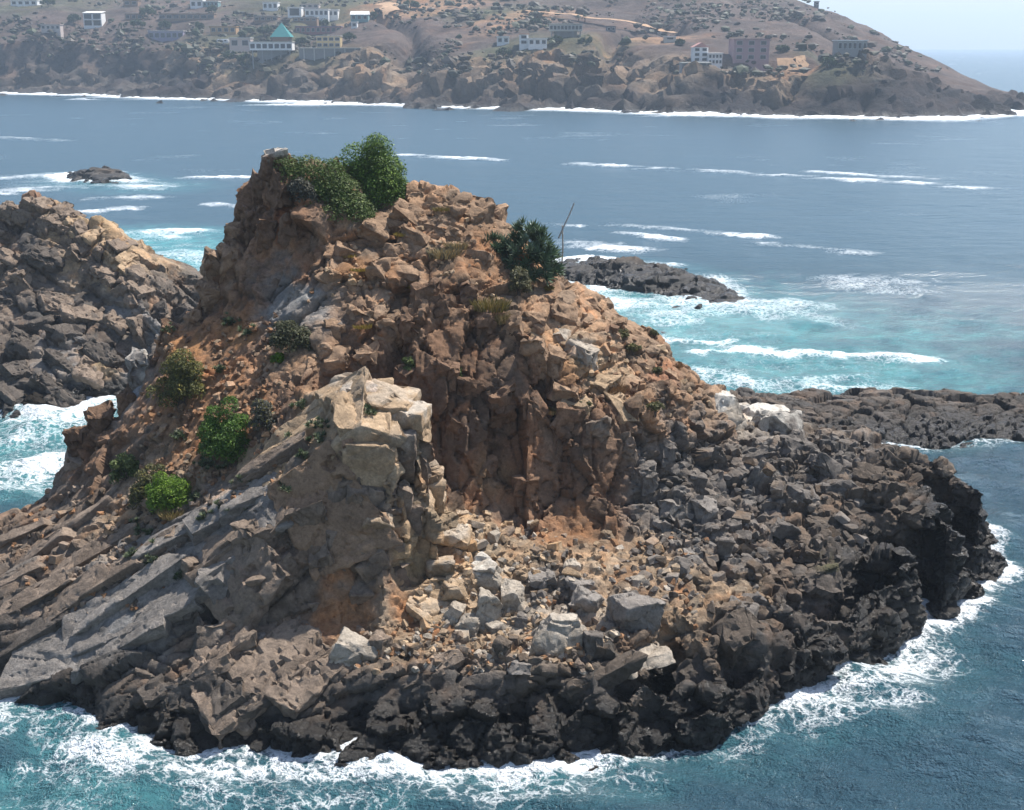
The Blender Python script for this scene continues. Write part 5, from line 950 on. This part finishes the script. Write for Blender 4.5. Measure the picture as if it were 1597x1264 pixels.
# ------------------------------------------------------------------ far village
WM = {}
def wallmat(n, c):
    if n not in WM: WM[n] = plain('plaster_' + n, c, .85, 1.5, .12)
    return WM[n]
WHT0, LAV, ORC, PNK, TEA, BRW, GRY, YLW, RED = ('white', (.62, .62, .60)), ('lavender', (.30, .27, .36)), ('ochre', (.42, .26, .13)), ('pink', (.34, .23, .24)), ('teal', (.04, .22, .22)), ('brown', (.22, .14, .09)), ('grey', (.26, .25, .24)), ('yellow', (.46, .34, .16)), ('red', (.30, .12, .11))
WHT = ('white', (.76, .75, .73))
GLASS = NT('window_glass'); GLASS.set(GLASS.b.inputs['Base Color'], (.02, .025, .035, 1)); GLASS.set(GLASS.b.inputs['Roughness'], .15); GLASS = GLASS.m
def box(x0, x1, y0, y1, z0, z1):
    V = [(x, y, z) for z in (z0, z1) for y in (y0, y1) for x in (x0, x1)]
    return V, [(0, 2, 3, 1), (4, 5, 7, 6), (0, 1, 5, 4), (2, 6, 7, 3), (0, 4, 6, 2), (1, 3, 7, 5)]
def gable(x0, x1, y0, y1, z0, h, o=.35):
    ym = (y0+y1)/2; V = [(x0-o, y0-o, z0), (x1+o, y0-o, z0), (x1+o, y1+o, z0), (x0-o, y1+o, z0), (x0-o, ym, z0+h), (x1+o, ym, z0+h)]
    return V, [(0, 1, 5, 4), (2, 3, 4, 5), (0, 4, 3), (1, 2, 5), (0, 3, 2, 1)]
def gablex(x0, x1, y0, y1, z0, h, o=.35):
    xm = (x0+x1)/2; V = [(x0-o, y0-o, z0), (x1+o, y0-o, z0), (x1+o, y1+o, z0), (x0-o, y1+o, z0), (xm, y0-o, z0+h), (xm, y1+o, z0+h)]
    return V, [(0, 1, 4), (1, 2, 5, 4), (2, 3, 5), (3, 0, 4, 5), (0, 3, 2, 1)]
def pyramid(x0, x1, y0, y1, z0, h):
    V = [(x0, y0, z0), (x1, y0, z0), (x1, y1, z0), (x0, y1, z0), ((x0+x1)/2, (y0+y1)/2, z0+h)]; return V, [(0, 1, 4), (1, 2, 4), (2, 3, 4), (3, 0, 4), (0, 3, 2, 1)]
HR = []
def house(name, label, u0, u1, v0, v1, wall, roof='flat', roofc=None, rows=1, cols=3, dep=8.0, cat='house', legs=0, wing=None, big=False, name_wall='wall', Yh=None, wfrac=.55, par=0.3):
    """a building whose front spans u0..u1, v0 (eaves) .. v1 (ground) as seen across the water"""
    um = (u0+u1)/2
    if Yh is None:
        p = hit(FAR, um, v1, 440, 1000); Y = p[1]-3.0
    else: Y = Yh
    A0, B0 = at(u0, v1, Y), at(u1, v1, Y); w_ = B0[0]-A0[0]; h = at(um, v0, Y)[2]-A0[2]; root = empty(name, ((A0[0]+B0[0])/2, Y, A0[2])); prop(root, label, cat, 'buildings across the water' if cat in ('house', 'building', 'shed') else None)
    HR.append((u0, u1, v0, v1, Y)); x0, x1 = -w_/2, w_/2; found = 6.0; zb = 0
    if legs:
        zb = h*.42; m = wallmat('grey', GRY[1])
        for i in range(legs): x = x0+w_*.06+(w_*.88)*i/(legs-1); obj('pier', pymesh('pier', [box(x-.25, x+.25, .3, .8, -found, zb)], m), root)
        obj('foundation', pymesh('foundation', [box(x0*.7, x1*.7, 2.5, dep, -found, zb)], m), root)
    obj(name_wall, pymesh('wall', [box(x0, x1, 0, dep, zb if legs else -found, h)], wallmat(*wall)), root)
    rc = wallmat(*(roofc or wall))
    if roof == 'flat': obj('roof', pymesh('roof', [box(x0-.3, x1+.3, -.5, dep+.3, h+.004, h+par)], rc), root)
    elif roof == 'gable': obj('roof', pymesh('roof', [gable(x0, x1, 0, dep, h, dep*.22)], rc), root)
    elif roof == 'gablex': obj('roof', pymesh('roof', [gablex(x0, x1, 0, dep, h, w_*.30)], rc), root)
    elif roof == 'shed':
        V, F = box(x0-.3, x1+.3, -.7, dep+.3, h, h+.3); V = [(x, y, z+(.12*w_*(x-x0)/w_ if roofc and roofc[0] == 'x' else .1*(y+1))) for x, y, z in V]; obj('roof', pymesh('roof', [(V, F)], rc), root)
    hz = (h-zb)/rows
    for r in range(rows):
        for c in range(cols):
            cx = x0+w_*(c+.5)/cols; ww = w_/cols*wfrac/2; z0_ = zb+hz*(r+.25 if not big else r+.12); z1_ = zb+hz*(r+.78 if not big else r+.88)
            f = obj('window', pymesh('window', [box(cx-ww-.12, cx+ww+.12, -.14, .1, z0_-.12, z1_+.12)], wallmat('frame', (.5, .5, .49))), root)
            obj('pane', pymesh('pane', [box(cx-ww, cx+ww, -.18, -.1, z0_, z1_)], GLASS), f)
    if rows > 1 and big: obj('balcony', pymesh('balcony', [box(x0+.4, x1-.2, -1.3, 0, zb+hz-.15, zb+hz+.1)], wallmat(*WHT)), root)
    return root
house('house', 'white two-storey house with big dark windows on the left cliff top', 131, 159, 21, 41, WHT, 'shed', WHT, 2, 2, big=True, wfrac=.8)
house('shed', 'low pale shed at the far left cliff edge', 64, 94, 39, 47, ('cream', (.5, .42, .38)), 'flat', None, 1, 4, 5, cat='shed')
house('house', 'lavender bungalow with white flat roof at the cliff edge', 232, 286, 49, 62, LAV, 'flat', WHT, 1, 6, 8, wfrac=.7)
house('house', 'brown flat-roofed house behind the white two-storey house', 195, 223, 22, 31, BRW, 'flat', ('tan', (.36, .26, .18)), 1, 3)
house('house', 'long low brown house with pillared porch', 248, 334, 22, 31, BRW, 'flat', ('tan', (.36, .26, .18)), 1, 8, 7, wfrac=.75)
house('house', 'ochre bungalow right of the lavender bungalow', 328, 368, 42, 52, ORC, 'flat', None, 1, 4)
house('house', 'white carport house beside the caravan', 358, 391, 60, 75, ('cream', (.5, .42, .38)), 'flat', WHT, 1, 2)
house('house', 'long white house on piers above the rocks', 390, 456, 66, 88, WHT, 'flat', ('stone', (.45, .43, .38)), 1, 7, 8, legs=5, wfrac=.7)
house('house', 'white house at the top edge with three windows', 410, 433, 4, 15, WHT, 'flat', None, 1, 3)
house('house', 'white house with one large dark window and terrace', 449, 470, 12, 26, WHT, 'flat', None, 1, 1, big=True, wfrac=.7)
house('house', 'long white house with a row of windows', 476, 512, 15, 26, WHT, 'flat', None, 1, 5)
house('house', 'white annexe at the right end of the long white house', 512, 527, 16, 26, WHT, 'flat', None, 1, 2)
house('house', 'white upper house behind the long white house', 470, 497, 7, 13, ('cream', (.5, .42, .38)), 'flat', None, 1, 3)
house('house', 'brown house with a long pale flat roof, left one', 396, 433, 26, 33, BRW, 'flat', ('stone', (.45, .43, .38)), 1, 4)
house('house', 'brown house with a long pale flat roof, right one', 457, 494, 28, 34, BRW, 'flat', ('stone', (.45, .43, .38)), 1, 4)
house('house', 'white house with a grey wing at the top left of the village', 297, 316, 1, 12, WHT, 'flat', None, 1, 2)
house('house', 'long teal and white house at the top of the village', 317, 340, 3, 11, ('aqua', (.16, .27, .27)), 'flat', WHT, 1, 4)
house('house', 'long red and purple house with many windows', 461, 532, 42, 52, RED, 'flat', ('mauve', (.22, .17, .27)), 1, 9, wfrac=.6)
house('house', 'yellow two-storey house with arcaded front', 494, 531, 57, 75, YLW, 'flat', ('stone', (.45, .43, .38)), 2, 4, wfrac=.7)
house('house', 'white gabled house at the right end of the village', 547, 574, 23, 32, ('aqua', (.16, .27, .27)), 'gable', WHT, 1, 3)
house('shed', 'small plain white cube hut below the gabled house', 548, 557, 35, 43, WHT, 'flat', None, 1, 1, 4, cat='shed')
house('house', 'lone white cube house with two windows on the slope', 775, 794, 58, 68, WHT, 'flat', None, 1, 2)
house('house', 'white terraced house with orange upper floor', 824, 853, 61, 71, WHT, 'flat', None, 1, 3)
house('house', 'white tower house with orange parapet on the slope', 810, 824, 54, 70, WHT, 'flat', ('terracotta', (.42, .20, .11)), 2, 1)
house('house', 'large pale flat-roofed villa on columns', 857, 908, 38, 57, ('stone', (.45, .43, .38)), 'flat', None, 1, 9, 9, legs=5, wfrac=.7)
house('shed', 'tiny dark hut right of the flat-roofed villa', 946, 960, 42, 49, ('soot', (.10, .10, .11)), 'flat', None, 1, 2, 5, cat='shed')
house('shed', 'upper white-roofed shelter by the hill track', 1027, 1041, 52, 56, ('stone', (.45, .43, .38)), 'flat', WHT, 1, 1, 4, cat='shed')
house('shed', 'lower white-roofed shelter by the hill track', 1036, 1054, 58, 63, ('stone', (.45, .43, .38)), 'flat', WHT, 1, 1, 4, cat='shed')
house('house', 'tall white house with pink gabled roof', 1081, 1104, 74, 97, WHT, 'gablex', ('blush', (.42, .22, .19)), 3, 2)
house('house', 'white two-storey house beside the pink-gabled house', 1104.5, 1126, 84, 101, WHT, 'flat', None, 2, 4)
house('building', 'large pink-grey block building on the right slope', 1143, 1199, 62, 95, PNK, 'flat', None, 3, 3, 12, cat='building', wfrac=.45)
house('house', 'grey-white house with arched porch at the right headland', 1306, 1352, 64, 80, GRY, 'flat', WHT, 1, 6, 8, wfrac=.6)
house('house', 'pale house half cut by the top left edge', 17, 58, 1, 9, WHT, 'flat', None, 1, 4)
house('house', 'brown house half cut by the top edge above the two-storey house', 193, 215, 1, 9, BRW, 'flat', None, 1, 2)
house('shed', 'tiny hut on the hill skyline', 1271, 1277, 3, 9, ('soot', (.10, .10, .11)), 'flat', None, 1, 1, 3, cat='shed', Yh=812)
# terrace walls
def terrace(label, u0, u1, v0, v1, c, legs=0, lu=None):
    p = hit(FAR, (u0+u1)/2, v1, 440, 1000); Y = p[1]-1; A0, B0 = at(u0, v1, Y), at(u1, v1, Y); w_ = B0[0]-A0[0]; h = at(u0, v0, Y)[2]-A0[2]; root = empty('terrace_wall', ((A0[0]+B0[0])/2, Y, A0[2])); prop(root, label, 'wall', 'terrace walls across the water')
    obj('wall', pymesh('wall', [box(-w_/2, w_/2, 1.2, 9, -2.5, h)], wallmat(*c)), root); obj('coping', pymesh('coping', [box(-w_/2-.2, w_/2+.2, -.3, 9.2, h+.004, h+.35)], wallmat('stone', (.45, .43, .38))), root)
    for i in range(legs): x = -w_/2+w_*(i+.5)/legs; obj('column', pymesh('column', [box(x-.22, x+.22, 0, .44, -2.4, h)], wallmat('stone', (.45, .43, .38))), root)
terrace('grey terrace wall with columns below the yellow arcaded house', 466, 562, 76, 87, GRY, 6)
terrace('stone terrace wall below the pink-gabled house', 1064, 1110, 99, 108, GRY, 3)
# teal pyramid roof, caravan, water tanks
pr = empty('pavilion', at(440, 62, 664)); prop(pr, 'teal pyramid-roofed pavilion above the long white house', 'pavilion'); s = 664*1.03/2000
obj('roof', pymesh('roof', [pyramid(-15*s, 15*s, -15*s, 15*s, 1.2, 20*s)], wallmat('teal', (.03, .20, .20))), pr); obj('wall', pymesh('wall', [box(-12*s, 12*s, -12*s, 12*s, -8, 1.2)], wallmat('brown', BRW[1])), pr)
cv = empty('caravan', hit(FAR, 348, 70, 500, 900)); prop(cv, 'white caravan parked left of the carport house', 'caravan'); bm = bmesh.new(); bmesh.ops.create_cube(bm, size=1.0)
for v in bm.verts: v.co = Vector((v.co.x*6.4, v.co.y*2.3, v.co.z*2.3+1.75))
bmesh.ops.bevel(bm, geom=[e for e in bm.edges], offset=.45, segments=2, affect='EDGES'); me = bpy.data.meshes.new('body'); bm.to_mesh(me); bm.free(); me.materials.append(wallmat('white', WHT[1])); obj('body', me, cv)
for x in (-1.7, 1.5): obj('window', pymesh('window', [box(x-.6, x+.6, -1.17, -1.1, 1.7, 2.4)], GLASS), cv)
for x in (-.5, .4): obj('wheel', pymesh('wheel', [tube([(x, -1.16, .35), (x, -.9, .35)], .35, .35, 10)], wallmat('soot', (.02, .02, .02))), cv)
# tracks of bare soil
def track(name, label, pts, wd):
    V, F = [], []; P = []
    for a, b in zip(pts[:-1], pts[1:]):
        for t in np.linspace(0, 1, 14, endpoint=False): P.append((a[0]+(b[0]-a[0])*t, a[1]+(b[1]-a[1])*t))
    W = [hit(FAR, u, v, 440, 1000) for u, v in P]
    for i, p in enumerate(W):
        d = W[min(i+1, len(W)-1)]-W[max(i-1, 0)]; n = np.array([-d[1], d[0]]); n /= np.linalg.norm(n)+1e-9
        for q in (-1, -.33, .33, 1): x, y = p[0]+n[0]*wd*q, p[1]+n[1]*wd*q; V.append((x, y, float(sample(FAR, FAR['H'], np.array([[x, y]]))[0])+1.9))
    for i in range(len(W)-1):
        for j in range(3): F.append((i*4+j, i*4+j+1, i*4+j+5, i*4+j+4))
    o = obj(name, pymesh(name, [(V, F)], plain('bare_soil', (.40, .25, .14), .9, .5, .3), True)); o['kind'] = 'structure'
track('dirt_road', '', [(596, 10), (610, 14), (604, 20), (612, 24)], 4.5); track('dirt_road', '', [(1212, 110), (1235, 109), (1258, 101)], 2.2); track('dirt_road', '', [(820, 22), (900, 32), (985, 48), (1060, 60)], 1.6)
# ------------------------------------------------------------------ scrub and trees on the far hillside
def scrub():
    rg = np.random.default_rng(8); V, F, C = [], [], []; n0 = 0
    bm = bmesh.new(); bmesh.ops.create_icosphere(bm, subdivisions=1, radius=1.0); bv = np.array([v.co for v in bm.verts]); bf = np.array([[v.index for v in f.verts] for f in bm.faces]); bm.free()
    n = 9000; U = rg.uniform(-40, 1560, n); Vv = -8+rg.random(n)*130; Y = np.arange(460, 1080, 2.5)
    dx = (U-798.5)/FPX; yv = (632.0-Vv)/FPX; dy = CP+yv*SP; dz = -SP+yv*CP; PX = (dx/dy)[:, None]*Y; PZ = CAM_H+(dz/dy)[:, None]*Y; PY = np.tile(Y, (n, 1))
    B = PZ <= sample(FAR, FAR['H'], np.stack([PX.ravel(), PY.ravel()], 1)).reshape(PX.shape); kx = np.argmax(B, 1); okk = B.any(1); ar = np.arange(n); P0 = np.stack([PX[ar, kx], PY[ar, kx]], 1); e = 3.0
    h0, h1, h2 = (sample(FAR, FAR['H'], P0+np.array(o_)) for o_ in ((0, 0), (e, 0), (0, e))); SL = np.maximum(abs(h1-h0), abs(h2-h0))/e; q3 = np.stack([P0[:, 0], P0[:, 1], np.zeros(n)], 1)
    DN = vnoise(q3*.02, 3)+.7*vnoise(q3*np.array([.07, .05, 1]), 5); RA = rg.random((n, 2))
    okk &= (h0 > 7) & (SL < 1.15) & (RA[:, 0] > .35*SL) & (RA[:, 1] < .42+.85*DN)
    for i in np.nonzero(okk)[0]:
        u, v, p, hh = U[i], Vv[i], (P0[i, 0], P0[i, 1]), (h0[i],)
        if any(a-6 < u < b+6 and c-3 < v < d_+9 and p[1] < Yh+12 for a, b, c, d_, Yh in HR): continue
        s = (.35+1.25*rg.random()**2)*(1.0 if rg.random() < .88 else 1.7); q = bv*np.array([s*1.3, s*1.2, s*.8])*(1+.28*rg.normal(0, 1, (len(bv), 1)))+np.array([p[0], p[1], hh[0]+s*.3+.8])
        V.append(q); F.append(bf+n0); n0 += len(bv); c = np.array([(.070, .068, .042), (.055, .066, .030), (.105, .082, .058), (.085, .070, .050)][rg.choice(4, p=[.35, .2, .2, .25])])*rg.uniform(.7, 1.3); C.append(np.tile(c, (len(bv), 1)))
    me = mesh_np('scrub', np.concatenate(V), np.concatenate(F), LEAF, False); col_attr(me, 'Col', np.concatenate(C)); o = obj('scrub', me); prop(o, 'low dry scrub dotted over the far hillside', 'scrub', None, 'stuff')
scrub()
def far_tree(label, u, v, wpx, hpx, seed, cols, palm=False):
    p = hit(FAR, u, v, 440, 1000); s = p[1]*1.03/2000; w_, h = wpx*s/2, hpx*s; rg = np.random.default_rng(seed); root = empty('palm_tree' if palm else 'tree', p-np.array([0, 0, .6])); prop(root, label, 'palm' if palm else 'tree', 'trees between the far houses')
    obj('trunk', pymesh('trunk', [tube([(0, 0, -1), (.1, 0, h*.4), (0, 0, h*.75)], .28, .16, 6)], TWIG), root); n = 420
    if palm:
        V, F, C = [], [], []
        for i in range(22):
            a = rg.uniform(0, 6.28); d = np.array([math.cos(a), math.sin(a), 0]); e = rg.uniform(-.3, .9); P = [np.array([0, 0, h*.75])+d*w_*t+np.array([0, 0, w_*(e*t-1.0*t*t)]) for t in (0, .5, 1)]; sd = np.array([-d[1], d[0], 0])*.35; k = len(V)
            V += [P[0]-sd*.4, P[0]+sd*.4, P[1]+sd, P[1]-sd, P[2]+sd*.2, P[2]-sd*.2]; F += [(k, k+1, k+2, k+3), (k+3, k+2, k+4, k+5)]; C += [np.array(cols[0])*rg.uniform(.7, 1.3)]*6
        me = mesh_np('crown', V, F, LEAF, False); col_attr(me, 'Col', C)
    else:
        LB = lobes(rg, np.array([w_, w_, h*.42]), 12)+[(np.zeros(3), w_*.6)]; Cs, Ns = [], []
        for c, r in LB:
            d = rg.normal(0, 1, (n//len(LB)+20, 3)); d /= np.linalg.norm(d, axis=1, keepdims=True); Cs.append(c+d*r*1.1+np.array([0, 0, h*.5])); Ns.append(d)
        Cs, Ns = np.concatenate(Cs), np.concatenate(Ns); t = rg.random((len(Cs), 1)); V, F, C = leaves(Cs, Ns, .75, np.array(cols[0])*(1-t)+np.array(cols[1])*t, rg); me = mesh_np('crown', V, F, LEAF, False); col_attr(me, 'Col', C)
    obj('crown', me, root)
DG = ((.035, .055, .02), (.06, .085, .03)); 
for i, (u, v, w_, h, pm, lab) in enumerate([(115, 38, 22, 16, 0, 'green tree left of the white two-storey house'), (230, 30, 26, 18, 0, 'broad green tree between the brown houses'), (215, 44, 22, 14, 0, 'green tree on the cliff top below the brown house'), (258, 46, 18, 14, 0, 'tree just behind the lavender bungalow'), (190, 50, 12, 18, 1, 'palm tree between the two-storey house and the lavender bungalow'), (75, 10, 30, 12, 0, 'wide tree near the pale house at top left'), (310, 48, 14, 14, 0, 'tree between lavender and ochre bungalows'), (440, 26, 16, 20, 1, 'palm tree left of the house with the large dark window'), (412, 56, 22, 16, 0, 'tree left of the teal pyramid pavilion'), (470, 70, 18, 12, 0, 'tree right of the teal pyramid pavilion'), (385, 98, 34, 14, 0, 'green thicket tree below the caravan'), (360, 92, 24, 12, 0, 'green thicket tree at the top of the orange gully'), (545, 64, 20, 14, 0, 'tree right of the yellow arcaded house'), (580, 30, 22, 12, 0, 'tree right of the gabled house'), (835, 42, 18, 14, 0, 'tree above the orange-parapet tower house'), (868, 66, 22, 10, 0, 'green tree below the flat-roofed villa'), (915, 68, 26, 10, 0, 'second green tree below the flat-roofed villa, further right'), (902, 34, 10, 14, 1, 'left palm behind the flat-roofed villa'), (912, 34, 10, 14, 1, 'right palm behind the flat-roofed villa'), (785, 88, 30, 12, 0, 'green thicket below the lone cube house'), (1060, 70, 14, 10, 0, 'tree left of the pink-gabled house'), (1220, 80, 20, 10, 0, 'tree right of the pink-grey block'), (1290, 105, 30, 16, 0, 'green thicket left of the headland house'), (640, 15, 26, 14, 0, 'tree right of the dirt road at the top edge'), (505, 40, 18, 10, 0, 'tree above the long red house'), (330, 20, 18, 12, 0, 'tree below the teal and white house')]):
    far_tree(lab, u, v, w_, h, 400+i, DG, bool(pm))
# ------------------------------------------------------------------ sea haze
def build_haze():
    bm = bmesh.new(); bmesh.ops.create_cube(bm, size=1.0)
    x0, x1, y0, y1, z0, z1 = -5200, 5200, -300, 7600, -6.0, 190.0
    for v in bm.verts: v.co = Vector((x0 if v.co.x < 0 else x1, y0 if v.co.y < 0 else y1, z0 if v.co.z < 0 else z1))
    me = bpy.data.meshes.new('haze'); bm.to_mesh(me); bm.free()
    m = bpy.data.materials.new('haze_air'); m.use_nodes = True; t = m.node_tree; t.nodes.remove(t.nodes['Principled BSDF'])
    pv = t.nodes.new('ShaderNodeVolumePrincipled'); pv.inputs['Color'].default_value = (.70, .84, 1.0, 1); pv.inputs['Density'].default_value = .00025; pv.inputs['Anisotropy'].default_value = .2
    t.links.new(pv.outputs[0], t.nodes['Material Output'].inputs['Volume']); me.materials.append(m)
    o = obj('haze', me); o['kind'] = 'stuff'
build_haze()
